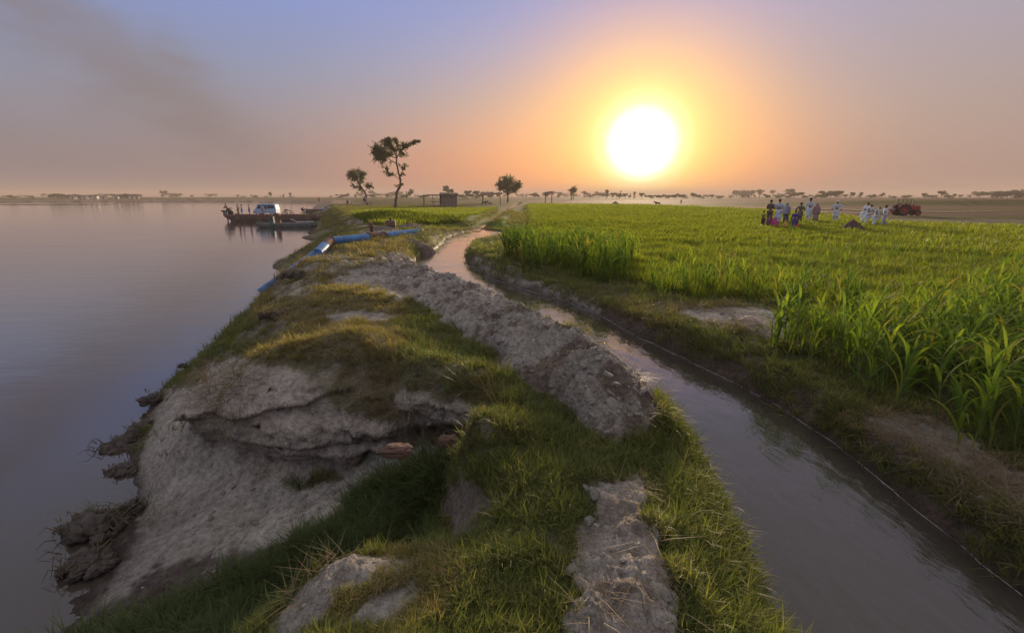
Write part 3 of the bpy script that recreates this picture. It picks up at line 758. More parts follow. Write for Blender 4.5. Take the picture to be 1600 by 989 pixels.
# ---- longer fringe along the water and rims
x, y = polar_points(60000, 1.2, 22)
z, dc, dr, px, py, g, d = cover_fields(x, y)
side = (x < 3.2 + 0.0 * y) & (dc > 0.0) & (dc < 0.42) & (z > 1.45)
nearleft = (y < 6.2)
q = rng.uniform(size=len(x))
left_b = (x - 0.25 * y < 1.7)
rdg = zs(ZR, *proj(x, y, z)) > 0.15
ok = side & ~(rdg & (q < 0.97)) & (((y < 5.2) & left_b & (q < 0.75)) | (q < 0.12 + 0.3 * (fbm(x, y, 1.5, 2, 7) > 0.12)))
ok |= (dc > 0.3) & (q < 0.18) & (g > 0.75) & (d < 0.35) & (y < 9) & (z > 1.6) & (x < 2) & (fbm(x, y, 1.7, 3, 12) > 0.0)
P3 = np.stack([x, y, z - 0.005], 1)
scatter('fringe_grass', P3[ok], (0.8 + 0.6 * rng.uniform(size=ok.sum())) * np.clip(0.7 + np.hypot(x, y)[ok] / 12, .8, 2), T_greenl, 'longer green grass leaning over the near edge of the canal', 'grass', tilt=0.3)

# ---- straw and trampled litter on the right bank and along the spoil ridge
m_st = leaf_mat('straw', [(0.0, (0.20, 0.15, 0.09)), (0.6, (0.28, 0.21, 0.12)), (1.0, (0.12, 0.08, 0.05))], 0.2, root=(0.18, 0.12, 0.08))
T_straw = tufts('straw', m_st, 4, n=12, h=0.11, spread=0.07, width=0.0035, lean=1.2, segs=3, flat=0.75)
x, y = polar_points(60000, 1.5, 22)
z, dc, dr, px, py, g, d = cover_fields(x, y)
q = rng.uniform(size=len(x)); nn_ = fbm(x, y, 1.4, 3, 44)
rb = (dc > 0.12) & (x > 1.2) & (dc < 2.2)
ok = (rb & (q < 0.55 * smooth(-0.1, 0.35, nn_ + (d - 0.4)))) | ((g < 0.35) & (z > 1.55) & (x < 2) & (q < 0.018)) | ((d > 0.6) & (q < 0.12) & (z > 0.5))
ok &= (dc > 0.05) & (z > 0.08)
scatter('straw_litter', np.stack([x, y, z + 0.004], 1)[ok], 0.6 + 0.8 * rng.uniform(size=ok.sum()) + np.hypot(x, y)[ok] / 20, T_straw, 'brown straw and dead stalks strewn on the canal banks', 'straw', tilt=0.25)

# ---- crop: low green carpet over the fields
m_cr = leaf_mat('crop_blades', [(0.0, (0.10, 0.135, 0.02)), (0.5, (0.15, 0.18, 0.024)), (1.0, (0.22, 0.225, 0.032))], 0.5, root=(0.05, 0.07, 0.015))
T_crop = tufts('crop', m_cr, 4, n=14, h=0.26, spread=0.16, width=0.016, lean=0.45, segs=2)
T_cropf = tufts('cropfar', m_cr, 3, n=12, h=0.30, spread=0.45, width=0.05, lean=0.3, segs=2)
x, y = polar_points(170000, 7.5, 118, -8, 54, power=0.75)
z, dc, dr = height(x, y)
r = np.hypot(x, y); nz = fbm(x, y, 0.22, 3, 95); pz = fbm(x, y, 0.9, 3, 15)
px, py = proj(x, y, z)
yb = y + 0.10 * x + 3 * fbm(x, y, 0.03, 2, 99)
rf = (x > 0.03 * y + 0.5) & (dc > 1.9 + 0.5 * nz) & (sdist(field_poly, x, y) + 1.5 * fbm(x, y, 0.2, 3, 61) < 0) & (pz > -0.42)
# bare strip and sandy spot beside the canal
rf &= ~((px > 1010) & (px < 1270) & (py > 468) & (py < 545)) & ~((py > 425) & (px < 1010) & (r < 16) & (rng.uniform(size=len(x)) < 0.6))
rf &= ~((np.abs(pz + 0.1 * nz) < 0.015) & (r > 18))
P3 = np.stack([x, y, z - 0.01], 1)
s1 = rf & (r < 22); scatter('crop_near', P3[s1], (0.55 + 0.7 * rng.uniform(size=s1.sum())) * (1 + 0.4 * pz[s1]), T_crop, 'bright green young crop in the near part of the field', 'crop', tilt=0.12)
s2 = rf & (r >= 22); scatter('crop_field', P3[s2], np.clip(r[s2] / 45, 1, 1.8) * (0.6 + 0.6 * rng.uniform(size=s2.sum())) * (1 + 0.4 * pz[s2]), T_cropf, 'bright green crop carpet reaching back to the ploughed land', 'crop', tilt=0.1)
# the small plot left of the ditch, before the two tall trees
x, y = polar_points(40000, 27, 82, -20, 4, power=1.0)
z, dc, dr = height(x, y)
nz = fbm(x, y, 0.15, 3, 95); dd = sdist(ditch, x, y, closed=False)
px, py = proj(x, y, z)
plot = np.array([(548, 330), (620, 325.5), (700, 324), (792, 321), (760, 334), (735, 345), (700, 350), (640, 352), (590, 352), (570, 345)], float)
ok = (sdist(plot, px, py) < 0) & (dd > 1.6) & (fbm(x, y, 0.5, 2, 3) > -0.35)
scatter('plot_crop', np.stack([x, y, z], 1)[ok], 0.7 + 0.6 * rng.uniform(size=ok.sum()), T_cropf, 'green crop of the small plot between the bank and the tall trees', 'crop', tilt=0.1)

# rough verge beside the ditch, on the far bank and round the trees
x, y = polar_points(60000, 26, 100, -36, 14, power=0.6)
z, dc, dr = height(x, y); px, py = proj(x, y, z); dd = sdist(ditch, x, y, closed=False)
ok = (dc > 0.15) & (z > 0.35) & (dd > 0.5) & (sdist(plot, px, py) > 0) & ~((x > 0.03 * y + 0.5) & (dc > 1.9) & (dd > 3)) & (fbm(x, y, 0.5, 3, 18) > -0.12) & ((x < -2) | (y < 60))
dryv = rng.uniform(size=len(x)) < 0.55
P3 = np.stack([x, y, z - 0.01], 1); r = np.hypot(x, y)
k = ok & dryv; scatter('verge_dry_grass', P3[k], (1.3 + 1.2 * rng.uniform(size=k.sum())) * r[k] / 26, T_dry, 'dry rough grass along the far river bank and the ditch', 'grass', tilt=0.2)
k = ok & ~dryv; scatter('verge_grass', P3[k], (1.2 + 1.2 * rng.uniform(size=k.sum())) * r[k] / 26, T_green, 'low green grass along the far river bank and the ditch', 'grass', tilt=0.2)
# roots and dead runners hanging over the rim of the cut bank
gpx, gpy = warp(*proj(gx2, gy2, gz), gx, gy)
hang = np.zeros(len(gx), bool)
for txt, pr_ in (("490,572 560,560 640,585 650,640 600,660 550,645 520,610", 0.16), ("315,585 345,580 430,590 380,625 350,680 325,650 308,620", 0.16), ("640,590 760,600 780,640 740,660 690,630", 0.10), ("400,560 500,560 640,580 640,600 520,585 400,590", 0.05)):
    pl = np.array([tuple(map(float, q.split(','))) for q in txt.split()])
    hang |= (sdist(pl, gpx, gpy) < 0) & (gr < 8.5) & (gr > 3) & (gy > 3.5) & (rng.uniform(size=len(gx)) < pr_ * 0.55)
m_root = leaf_mat('roots', [(0.0, (0.13, 0.085, 0.05)), (0.5, (0.24, 0.17, 0.09)), (0.8, (0.19, 0.18, 0.06)), (1.0, (0.12, 0.07, 0.045))], 0.15)
T_root = tufts('root', m_root, 4, n=12, h=0.13, spread=0.06, width=0.004, lean=1.3, segs=3, flat=0.5)
HP = np.stack([gx2, gy2, gz], 1)[hang]
o_r = scatter('hanging_roots', HP, 0.7 + 0.9 * rng.uniform(size=len(HP)), T_root, 'brown roots and dead runners hanging over the rim of the cut bank', 'roots')
rr3 = np.zeros((len(HP), 3), dtype=np.float32); rr3[:, 0] = rng.normal(1.7, 0.5, len(HP)); rr3[:, 1] = rng.normal(0, 0.6, len(HP)); o_r.data.attributes['rot'].data.foreach_set('vector', rr3.ravel())
# ------------------------------------------------------------------ sorghum
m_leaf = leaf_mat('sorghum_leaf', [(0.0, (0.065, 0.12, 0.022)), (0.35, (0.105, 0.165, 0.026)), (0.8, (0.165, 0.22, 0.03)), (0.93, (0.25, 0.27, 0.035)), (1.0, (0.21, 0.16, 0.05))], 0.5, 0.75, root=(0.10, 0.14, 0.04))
m_stem = simple('sorghum_stem', (0.13, 0.17, 0.05), 0.5, 0.2, 20)
def leaf_geo(seed, ln, w, rise, droop):
    g = np.random.default_rng(seed)
    V = []; F = []; H = []; n = 8
    pos = np.array([0.0, 0.0]); ang = rise
    tw = g.normal(0, 0.35)
    for k in range(n + 1):
        t = k / n
        ww = w * min(1, 0.35 + 3 * t) * (1 - t ** 2.2) * 0.5 + 0.0008
        c, s = math.cos(tw * t), math.sin(tw * t)
        x_, z_ = pos
        V += [(x_, ww * c, z_ + 0.30 * ww + ww * s), (x_, 0, z_), (x_, -ww * c, z_ + 0.30 * ww - ww * s)]; H += [0.3 + t * 0.7] * 3
        pos = pos + np.array([math.cos(ang), math.sin(ang)]) * ln / n
        ang -= droop / n * (0.4 + 1.5 * t)
    for k in range(n):
        b = 3 * k
        F += [(b, b + 1, b + 4, b + 3), (b + 1, b + 2, b + 5, b + 4)]
    return V, F, H
LEAFS = []
for i in range(7):
    V, F, H = leaf_geo(i, 0.52 + 0.05 * (i % 4), 0.036 + 0.004 * (i % 3), R(76 - 5 * (i % 5)), R(80 + 22 * (i % 4)))
    LEAFS.append((V, F, H, py_mesh('sorghum_leaf_%d' % i, V, F, m_leaf, {'h': H})))
def stem_geo(h, lean):
    mb = MB(); mb.tube([(lean * h * t * t, 0, h * t - (0.03 if t == 0 else 0)) for t in (0, .3, .6, .85, 1)], [0.011, 0.010, 0.008, 0.006, 0.003], 5)
    return mb
PL = []       # plant kinds: stem mesh, list of (leaf kind, height, azimuth, scale)
for i in range(5):
    h = 0.62 + 0.09 * i; lean = (0.05, -0.06, 0.1, 0.0, 0.14)[i]
    lv = []
    nl = 8 + i % 2
    for k in range(nl):
        t = 0.08 + 0.88 * k / (nl - 1)
        lv.append((int(rng.integers(0, 7)), h * t, k * math.pi + rng.normal(0, 0.55) + i, (0.75 + 0.45 * math.sin(math.pi * (0.15 + 0.75 * t))) * rng.uniform(0.85, 1.1), lean * h * t * t))
    PL.append((stem_geo(h, lean), lv))
stem_me = []; whole_me = []
for i, (mb, lv) in enumerate(PL):
    me = bpy.data.meshes.new('sorghum_stem_%d' % i); me.from_pydata(mb.v, [], mb.f); me.materials.append(m_stem); stem_me.append(me)
    V = []; F = []; H = []
    for (lk, hz_, a, s, ox) in lv:
        b = len(V); c_, s_2 = math.cos(a), math.sin(a)
        for (vx, vy, vz), hh in zip(LEAFS[lk][0], LEAFS[lk][2]):
            V.append((ox + (vx * c_ - vy * s_2) * s, (vx * s_2 + vy * c_) * s, hz_ + vz * s)); H.append(hh)
        F += [tuple(q + b for q in f) for f in LEAFS[lk][1]]
    b = len(V); V += [tuple(v) for v in mb.v]; H += [0.2] * len(mb.v); F += [tuple(q + b for q in f) for f in mb.f]
    whole_me.append(py_mesh('sorghum_whole_%d' % i, V, F, m_leaf, {'h': H}))
# stands of plants: (px polygon of the ground they grow on, plants per square metre, size)
def stand(poly_px, dens_, s0, s1, z0=1.72):
    P_ = np.array([tuple(at(a, b, z0))[:2] for a, b in poly_px])
    lo, hi = P_.min(0), P_.max(0)
    n = int((hi - lo).prod() * dens_)
    x = rng.uniform(lo[0], hi[0], n); y = rng.uniform(lo[1], hi[1], n)
    k = sdist(P_, x, y) < 0.9 * fbm(x, y, 0.9, 3, 27) + 0.1
    k &= fbm(x, y, 0.8, 2, 17) > -0.35
    x, y = x[k], y[k]
    return x, y, rng.uniform(s0, s1, len(x))
st = [stand([(1215, 568), (1290, 560), (1350, 545), (1480, 530), (1600, 505), (1800, 520), (1900, 700), (1700, 745), (1600, 715), (1480, 690), (1400, 650), (1320, 625), (1250, 600)], 30, 0.52, 0.82),
      stand([(1350, 545), (1480, 530), (1600, 505), (1800, 520), (1800, 455), (1600, 450), (1450, 470), (1330, 500)], 9, 0.55, 0.8),
      stand([(785, 405), (830, 396), (900, 398), (985, 405), (985, 425), (975, 448), (930, 440), (880, 428), (830, 424), (795, 420)], 14, 0.75, 1.05),
      stand([(1010, 452), (1100, 442), (1250, 450), (1330, 470), (1290, 500), (1180, 480), (1080, 468), (1020, 470)], 11, 0.45, 0.75),
      stand([(1000, 425), (1100, 415), (1300, 425), (1600, 440), (1600, 405), (1300, 392), (1050, 400)], 3.0, 0.32, 0.55),
      stand([(1080, 500), (1110, 500), (1110, 512), (1085, 512)], 6, 0.4, 0.5),
      stand([(1545, 740), (1640, 760), (1640, 800), (1560, 775)], 6, 0.35, 0.5)]
sx = np.concatenate([a[0] for a in st]); sy = np.concatenate([a[1] for a in st]); ss = np.concatenate([a[2] for a in st])
zz, dc, dr = height(sx, sy); k = dc > 0.5; sx, sy, ss, zz = sx[k], sy[k], ss[k], zz[k]
ppx, ppy = proj(sx, sy, zz)
r = np.hypot(sx, sy); vis = (ppx < 1690)
order = np.argsort(np.where(vis, r, r + 100))
print('sorghum', len(sx))
for rank, i in enumerate(order[:300]):
    kd = int(rng.integers(0, 5)); rz = float(rng.uniform(0, 6.283))
    near = r[i] < 9.5; X_, Y_ = ppx[i], ppy[i]
    if X_ < 1000: lab = 'green sorghum plant standing in the broken row beyond the canal bend'; grp = 'sorghum plants beyond the canal bend'
    elif X_ > 1600: lab = 'tall sorghum plant leaning in at the right edge of the view'; grp = 'sorghum plants at the right edge'
    elif near and X_ < 1300: lab = 'sorghum plant at the left corner of the front stand beside the sandy spot'; grp = 'sorghum plants at the left corner of the stand'
    elif near and Y_ > 640: lab = 'tall broad leaved sorghum plant in the lowest row above the straw bank'; grp = 'sorghum plants in the lowest row'
    elif near: lab = 'tall green sorghum plant with arching leaves inside the front stand'; grp = 'sorghum plants inside the front stand'
    elif X_ < 1330: lab = 'short green sorghum plant scattered before the crop field'; grp = 'scattered short sorghum plants'
    else: lab = 'green sorghum plant in the thick stand behind the front plants'; grp = 'sorghum plants in the thick stand'
    if rank < 80:
        o = empty('sorghum_plant', (sx[i], sy[i], zz[i]), rz, ss[i])
        link('stem', stem_me[kd], o)
        for (lk, hz_, a, s, ox) in PL[kd][1]:
            lf = link('leaf', LEAFS[lk][3], o, (ox, 0, hz_), (0, 0, a)); lf.scale = (s, s, s)
    else:
        o = link('sorghum_plant', whole_me[kd], None, (sx[i], sy[i], zz[i]), (0, 0, rz)); o.scale = (ss[i],) * 3
    o.rotation_euler = (rng.normal(0, 0.06), rng.normal(0, 0.06), rz)
    tag(o, lab, 'sorghum plant', grp)
rest = order[300:]
if len(rest):
    scatter('sorghum_thicket', np.stack([sx, sy, zz], 1)[rest], ss[rest], whole_me, 'thick far stand of green sorghum filling the right of the field', 'sorghum', tilt=0.07)
# ------------------------------------------------------------------ trees
m_bark = simple('bark', (0.10, 0.075, 0.06), 0.9, 0.35, 6, bmp=0.5)
m_fol = leaf_mat('acacia_leaves', [(0.0, (0.07, 0.08, 0.045)), (0.6, (0.10, 0.11, 0.06)), (1.0, (0.13, 0.135, 0.07))], 0.3, rnd='attr')
m_folr = leaf_mat('round_tree_leaves', [(0.0, (0.055, 0.075, 0.035)), (0.6, (0.08, 0.10, 0.045)), (1.0, (0.12, 0.12, 0.055))], 0.35, rnd='attr')
def tree(name, label, base, limbs, clusters, sc, leaf, nper, mat, seed, droop=0.35, cat='tree', twig_r=0.02, group=None, rz=0):
    """limbs: list of (points, r0, r1) in units*sc; clusters: (x,y,z,rx,ry,rz,twigs)"""
    g = np.random.default_rng(seed)
    o = empty(name, base, rz); tag(o, label, cat, group)
    tb = MB(); allp = []
    for pts, r0, r1 in limbs:
        P_ = [Vector(q) * sc for q in pts]
        # smooth and roughen the limb
        Q = []
        for i in range(len(P_) - 1):
            for k in range(3): Q.append(P_[i].lerp(P_[i + 1], k / 3))
        Q.append(P_[-1])
        for i in range(1, len(Q) - 1): Q[i] = (Q[i - 1] + Q[i] * 2 + Q[i + 1]) / 4 + Vector(g.normal(0, r1 * 0.35 * sc + 0.01, 3))
        n = len(Q); rad = [(r0 + (r1 - r0) * (i / (n - 1)) ** 0.8) * sc for i in range(n)]
        rad[0] *= 1.25 if pts[0][2] <= 0.01 else 1
        tb.tube(Q, rad, 7); allp += [(q, r) for q, r in zip(Q, rad)][1:]
    V = []; F = []; RND = []
    AP = np.array([tuple(p) for p, r in allp])
    for (cx, cy, cz, rx, ry, rz_, nt_) in clusters:
        for t in range(int(nt_)):
            d = g.normal(size=3); d /= np.linalg.norm(d); d *= g.uniform(0.45, 1.05) * (1.0 if g.uniform() < 0.75 else 1.35)
            e = (np.array([cx, cy, cz]) + d * np.array([rx, ry, rz_])) * sc
            j = int(np.argmin(((AP - e) ** 2).sum(1) + g.uniform(0, 0.3 * sc * rx, len(AP)) ** 2)); s0 = AP[j]
            mid = (s0 + e) / 2 + np.array([0, 0, 0.12 * np.linalg.norm(e - s0)]) + g.normal(0, 0.05 * sc * rx, 3)
            pts = [s0 * (1 - a) ** 2 + 2 * mid * a * (1 - a) + e * a * a for a in np.linspace(0, 1, 5)]
            tb.tube(pts, [twig_r * 1.6, twig_r * 1.2, twig_r, twig_r * 0.7, twig_r * 0.4], 3, cap=False)
            q = g.uniform(); 
            for k in range(nper):
                a = g.uniform(0.3, 1.05); c = s0 * (1 - a) ** 2 + 2 * mid * a * (1 - a) + e * a * a
                c = c + g.normal(0, 0.13, 3) * sc * rx * 0.7
                dirv = g.normal(size=3); dirv[2] -= droop * 2; dirv /= np.linalg.norm(dirv)
                sd_ = np.cross(dirv, g.normal(size=3)); sd_ /= np.linalg.norm(sd_) + 1e-9
                l = leaf * g.uniform(0.6, 1.3); w = l * 0.30
                b = len(V); V += [c, c + dirv * l * 0.5 + sd_ * w, c + dirv * l, c + dirv * l * 0.5 - sd_ * w]
                F.append((b, b + 1, b + 2, b + 3)); RND += [min(1, max(0, q + g.normal(0, 0.15)))] * 4
    tb.build('trunk', m_bark, o, smooth=True)
    me = mesh_np('crown', np.array(V), np.array(F), mat, False, attrs={'rnd': RND}); link('crown', me, o)
    return o
def base_at(px_, py_, z=1.7):
    return onland(px_, py_, z)
Z = lambda pts, ox, oy: [((a - ox), d, (oy - b)) for a, b, d in pts]     # sketch units: photo zoom pixels
b1_ = base_at(618, 325.5); s1_ = 0.0243
tree('acacia_tree', 'tall crooked acacia with one long limb reaching right, before the hut', b1_, [
    (Z([(462, 590, 0), (466, 530, 2), (478, 480, 0), (503, 435, 4), (512, 395, 2), (500, 345, 0), (490, 290, -4), (487, 235, 0)], 462, 590), 11, 5),
    (Z([(487, 235, 0), (470, 190, 10), (445, 150, 14), (430, 120, 10)], 462, 590), 5, 1.2),
    (Z([(490, 245, 0), (515, 215, -10), (560, 178, -14), (610, 150, -16), (650, 133, -10)], 462, 590), 5, 1.0),
    (Z([(487, 250, 0), (450, 235, 20), (400, 215, 30), (345, 205, 30)], 462, 590), 4, 1.0),
    (Z([(490, 290, 0), (450, 265, -25), (410, 240, -40), (370, 230, -45)], 462, 590), 4, 1.0),
    (Z([(505, 365, 0), (522, 350, 5), (527, 320, 8), (550, 300, 8)], 462, 590), 5, 1.0),
    (Z([(508, 400, 0), (480, 375, 15), (440, 350, 20), (420, 345, 20)], 462, 590), 3, 0.8),
    (Z([(487, 235, 0), (495, 180, 20), (490, 130, 25)], 462, 590), 4, 1)],
    [(x_ - 462, d, 590 - y_, rx, rx * 0.9, ry, n) for x_, y_, d, rx, ry, n in [
        (455, 135, 8, 50, 26, 60), (375, 165, 10, 62, 30, 76), (330, 205, 20, 38, 26, 44), (400, 215, 20, 70, 32, 74), (370, 260, -25, 45, 32, 32), (410, 290, -10, 40, 28, 22), (440, 190, 0, 55, 35, 46),
        (500, 175, 0, 40, 36, 22), (560, 165, -12, 50, 24, 34), (620, 145, -12, 36, 17, 24), (545, 230, -8, 40, 28, 14), (540, 300, 6, 32, 24, 16), (435, 355, 15, 42, 24, 20), (520, 420, 0, 16, 12, 4), (480, 430, 0, 20, 12, 4), (530, 355, 0, 20, 14, 6)]],
    s1_, 0.25, 17, m_fol, 5, twig_r=0.03)
b2_ = base_at(575, 321.5); s2_ = (b2_.y / 756) * 9.2 / 9.4 * 57 / 266
tree('acacia_tree', 'smaller leaning acacia left of the tall one, rope bed under it', b2_, [
    (Z([(258, 560, 0), (250, 510, 0), (240, 465, 4), (215, 425, 0), (195, 385, -4), (190, 350, 0)], 258, 560), 8, 3.5),
    (Z([(195, 390, 0), (170, 350, 10), (150, 330, 14)], 258, 560), 3, 1), (Z([(205, 405, 0), (230, 360, -12), (235, 330, -14)], 258, 560), 3, 1), (Z([(238, 465, 0), (262, 440, 6), (285, 425, 8)], 258, 560), 3, 0.8), (Z([(225, 440, 0), (195, 430, 6), (165, 425, 8)], 258, 560), 2.5, 0.8)],
    [(x_ - 258, d, 560 - y_, rx, rx, ry, n) for x_, y_, d, rx, ry, n in [(190, 325, 0, 55, 26, 46), (145, 365, 6, 42, 30, 36), (200, 365, 0, 55, 32, 40), (235, 345, -8, 34, 34, 24), (245, 410, 0, 40, 26, 22), (180, 415, 4, 50, 24, 24), (285, 430, 6, 20, 16, 8), (205, 460, 0, 26, 16, 8)]],
    s2_, 0.30, 15, m_fol, 8, twig_r=0.035)
b3_ = base_at(793, 317); s3_ = b3_.y / 756 * 41 / 200
tree('round_tree', 'single round leafy tree at the far end of the ditch', b3_, [
    ([(0, 0, 0), (3, 0, 30), (2, 2, 55), (-4, 0, 80), (-6, 0, 120)], 8, 3), ([(2, 0, 55), (30, 8, 85), (60, 10, 110)], 4, 1), ([(2, 0, 58), (-35, -8, 90), (-65, -10, 120)], 4, 1), ([(0, 0, 70), (10, -30, 110), (15, -45, 140)], 4, 1), ([(0, 0, 70), (-10, 30, 110), (-15, 45, 140)], 4, 1)],
    [(0, 0, 130, 85, 85, 55, 110), (-50, 0, 120, 50, 50, 45, 44), (55, 0, 120, 52, 50, 48, 44), (0, 0, 165, 60, 60, 34, 44), (25, 0, 85, 70, 60, 24, 26), (95, 0, 130, 20, 30, 40, 14)],
    s3_, 0.5, 12, m_folr, 12, droop=0.1, twig_r=0.05)

# far trees on the horizon: each a thing of its own, small shared kinds
m_fart = leaf_mat('far_tree_leaves', [(0.0, (0.05, 0.065, 0.03)), (1.0, (0.09, 0.10, 0.045))], 0.25, rnd='attr')
def far_kind(seed, w, h, shape):
    g = np.random.default_rng(seed); V = []; F = []; H = []
    # tapered trunk and a few limbs
    mb = MB(); mb.tube([(0, 0, -0.3), (0.02 * w, 0, h * 0.3), (-0.02 * w, 0, h * 0.6)], [0.035 * h, 0.025 * h, 0.012 * h], 5)
    for k in range(5):
        a = g.uniform(0, 6.28); mb.tube([(0, 0, h * 0.35), (math.cos(a) * w * 0.2, math.sin(a) * w * 0.2, h * 0.55), (math.cos(a) * w * 0.38, math.sin(a) * w * 0.38, h * 0.72)], [0.02 * h, 0.012 * h, 0.005 * h], 4)
    V += [tuple(v) for v in mb.v]; F += list(mb.f); H += [0.1] * len(mb.v); nb = len(F)
    lobes = [(g.uniform(-0.33, 0.33) * w, g.uniform(-0.33, 0.33) * w, h * g.uniform(*shape), g.uniform(0.13, 0.25) * w, h * g.uniform(0.09, 0.16)) for _ in range(8)]
    for (cx, cy, cz, r_, rz_) in lobes:
        for k in range(70):
            d = g.normal(size=3); d /= np.linalg.norm(d); d *= g.uniform(0.5, 1.05)
            c = np.array([cx, cy, cz]) + d * np.array([r_, r_, rz_]); u = g.normal(size=3); u /= np.linalg.norm(u); v = np.cross(u, g.normal(size=3)); v /= np.linalg.norm(v)
            l = 0.055 * (w + h) / 2 * g.uniform(0.6, 1.3); b = len(V)
            V += [tuple(c - u * l), tuple(c + v * l * .6), tuple(c + u * l), tuple(c - v * l * .6)]; F.append((b, b + 1, b + 2, b + 3)); H += [g.uniform()] * 4
    me = py_mesh('far_tree', V, F, m_fart, {'rnd': H}, False); me.materials.append(m_bark)
    for i in range(nb): me.polygons[i].material_index = 1
    return me
FK = {'round': [far_kind(1, 6, 7, (0.5, 0.85)), far_kind(2, 8, 7, (0.5, 0.85)), far_kind(3, 6.5, 7, (0.42, 0.85))], 'flat': [far_kind(4, 8, 7, (0.55, 0.88)), far_kind(5, 6, 7, (0.5, 0.9))],
      'tall': [far_kind(6, 3.4, 7, (0.35, 0.9)), far_kind(7, 3.0, 7, (0.6, 0.92))], 'wide': [far_kind(8, 15, 7, (0.35, 0.8)), far_kind(9, 18, 7, (0.3, 0.75))]}
far_list = [  # px, height px, distance m, kind, description
 (253, 5, 520, 'flat'), (266, 4, 520, 'round'), (276, 5, 520, 'flat'), (281, 4, 500, 'tall'), (300, 4, 520, 'flat'), (372, 5, 480, 'round'), (398, 5, 480, 'wide'), (423, 9, 430, 'flat'), (443, 7, 430, 'tall'), (454, 8, 430, 'tall'), (517, 5, 480, 'tall'), (535, 7, 420, 'wide'), (556, 6, 420, 'round'), (582, 7, 420, 'wide'), (605, 8, 400, 'round'), (630, 6, 400, 'wide'),
 (636, 12, 330, 'tall'), (641, 15, 330, 'flat'), (660, 6, 400, 'wide'), (702, 21, 330, 'flat'), (711, 10, 380, 'round'), (722, 7, 380, 'wide'), (730, 13, 380, 'round'), (738, 8, 380, 'wide'), (745, 14, 380, 'round'), (755, 12, 380, 'wide'), (768, 7, 400, 'wide'), (778, 7, 400, 'round'), (834, 8, 380, 'round'), (841, 7, 380, 'flat'), (855, 9, 380, 'flat'), (873, 6, 400, 'round'),
 (922, 7, 400, 'tall'), (948, 13, 380, 'tall'), (957, 9, 380, 'round'), (963, 8, 380, 'tall'), (968, 12, 380, 'tall'), (977, 8, 380, 'round'), (984, 8, 380, 'tall'), (991, 10, 380, 'tall'), (1003, 9, 400, 'round'), (1016, 6, 400, 'wide'), (1031, 7, 400, 'wide'), (1044, 6, 420, 'wide'), (1056, 8, 400, 'wide'), (1066, 7, 400, 'wide'), (1083, 9, 380, 'flat'), (1093, 6, 400, 'wide'), (1112, 8, 380, 'round'), (1124, 5, 400, 'wide'),
 (1141, 4, 400, 'round'), (1160, 5, 400, 'flat'), (1169, 4, 400, 'round'), (1179, 5, 400, 'flat'), (1197, 7, 380, 'wide'), (1216, 6, 380, 'wide'), (1234, 7, 370, 'round'), (1241, 11, 370, 'wide'), (1259, 6, 380, 'wide'), (1275, 6, 380, 'wide'), (1289, 10, 350, 'wide'), (1297, 14, 350, 'wide'), (1306, 10, 350, 'round'), (1321, 8, 360, 'round'), (1329, 10, 360, 'flat'), (1344, 10, 360, 'flat'), (1362, 7, 370, 'wide'), (1377, 9, 350, 'flat'), (1395, 5, 360, 'wide'), (1416, 6, 360, 'wide'),
 (1445, 8, 340, 'flat'), (1456, 6, 340, 'wide'), (1470, 14, 330, 'round'), (1481, 6, 330, 'wide'), (1489, 7, 330, 'flat'), (1500, 7, 330, 'round'), (1530, 9, 320, 'flat'), (1552, 13, 310, 'wide'), (1566, 14, 310, 'wide'), (1574, 14, 305, 'wide'), (1590, 15, 300, 'wide'), (1602, 14, 300, 'wide'), (1640, 12, 300, 'round'), (1690, 10, 300, 'wide')]
desc = {'round': 'small round tree', 'flat': 'loose crowned tree', 'tall': 'slender upright tree', 'wide': 'broad low tree'}
for i, (px_, hp, dist, kd) in enumerate(far_list):
    u = (px_ - 800) / FP; d = ray(px_, 309); yy = dist; xx = u / d[1] * dist
    z0 = float(hz(xx, yy)[0]) - 0.1
    Hm = (hp + 1.2) * dist * 0.98 / 756
    me = FK[kd][i % len(FK[kd])]
    o = link('far_tree', me, None, (xx, yy, z0), (0, 0, float(rng.uniform(0, 6.28)))); o.scale = (Hm / 7,) * 3
    where = ('on the far shore left of the ferry' if px_ < 350 else 'on the horizon above the ferry' if px_ < 470 else 'on the horizon behind the two acacias' if px_ < 660 else 'on the horizon right of the hut' if px_ < 800
             else 'on the horizon between the round tree and the sun' if px_ < 940 else 'on the horizon straight under the sun' if px_ < 1070 else 'on the horizon between the sun and the people' if px_ < 1190
             else 'on the horizon behind the people in the field' if px_ < 1390 else 'on the horizon right of the tractor')
    size = 'tallest ' if False else ''
    tag(o, '%s far off %s' % (desc[kd], where), 'tree', 'far trees along the horizon')
wa_ = np.radians(np.concatenate([rng.uniform(-20, 52, 150), rng.uniform(-48, -22, 22)])); wd_ = rng.uniform(650, 1150, 172)
wd_ += 60 * np.sin(wa_ * 23)
wx_, wy_ = wd_ * np.sin(wa_), wd_ * np.cos(wa_)
scatter('far_woods', np.stack([wx_, wy_, height(wx_, wy_)[0] - 0.4], 1), rng.uniform(0.5, 1.25, 172) * (1 + 0.5 * np.sin(wa_ * 17)), FK['wide'] + FK['round'], 'faint broken belt of far woods fading into the haze along the horizon', 'woods')
# tall far tree left of the sun
q = at(893, 313); q = Vector((q.x, q.y, float(hz(q.x, q.y)[0])))
k_ = q.y / 756
tree('feathery_tree', 'lone thin twin-topped tree left of the setting sun', q, [([(0, 0, 0), (-1, 0, 6), (0, 0, 12), (1, 0, 17)], 0.8, 0.4), ([(2.5, 0, 0), (3, 0, 7), (3, 0, 13)], 0.6, 0.3)],
     [(0, 0, 12, 5, 4, 3, 20), (3, 0, 17, 5, 4, 3.5, 26), (-3, 0, 14, 3, 3, 1.5, 10), (6, 0, 14, 2.5, 3, 2, 8)], k_, 0.7, 10, m_folr, 33, twig_r=0.06)
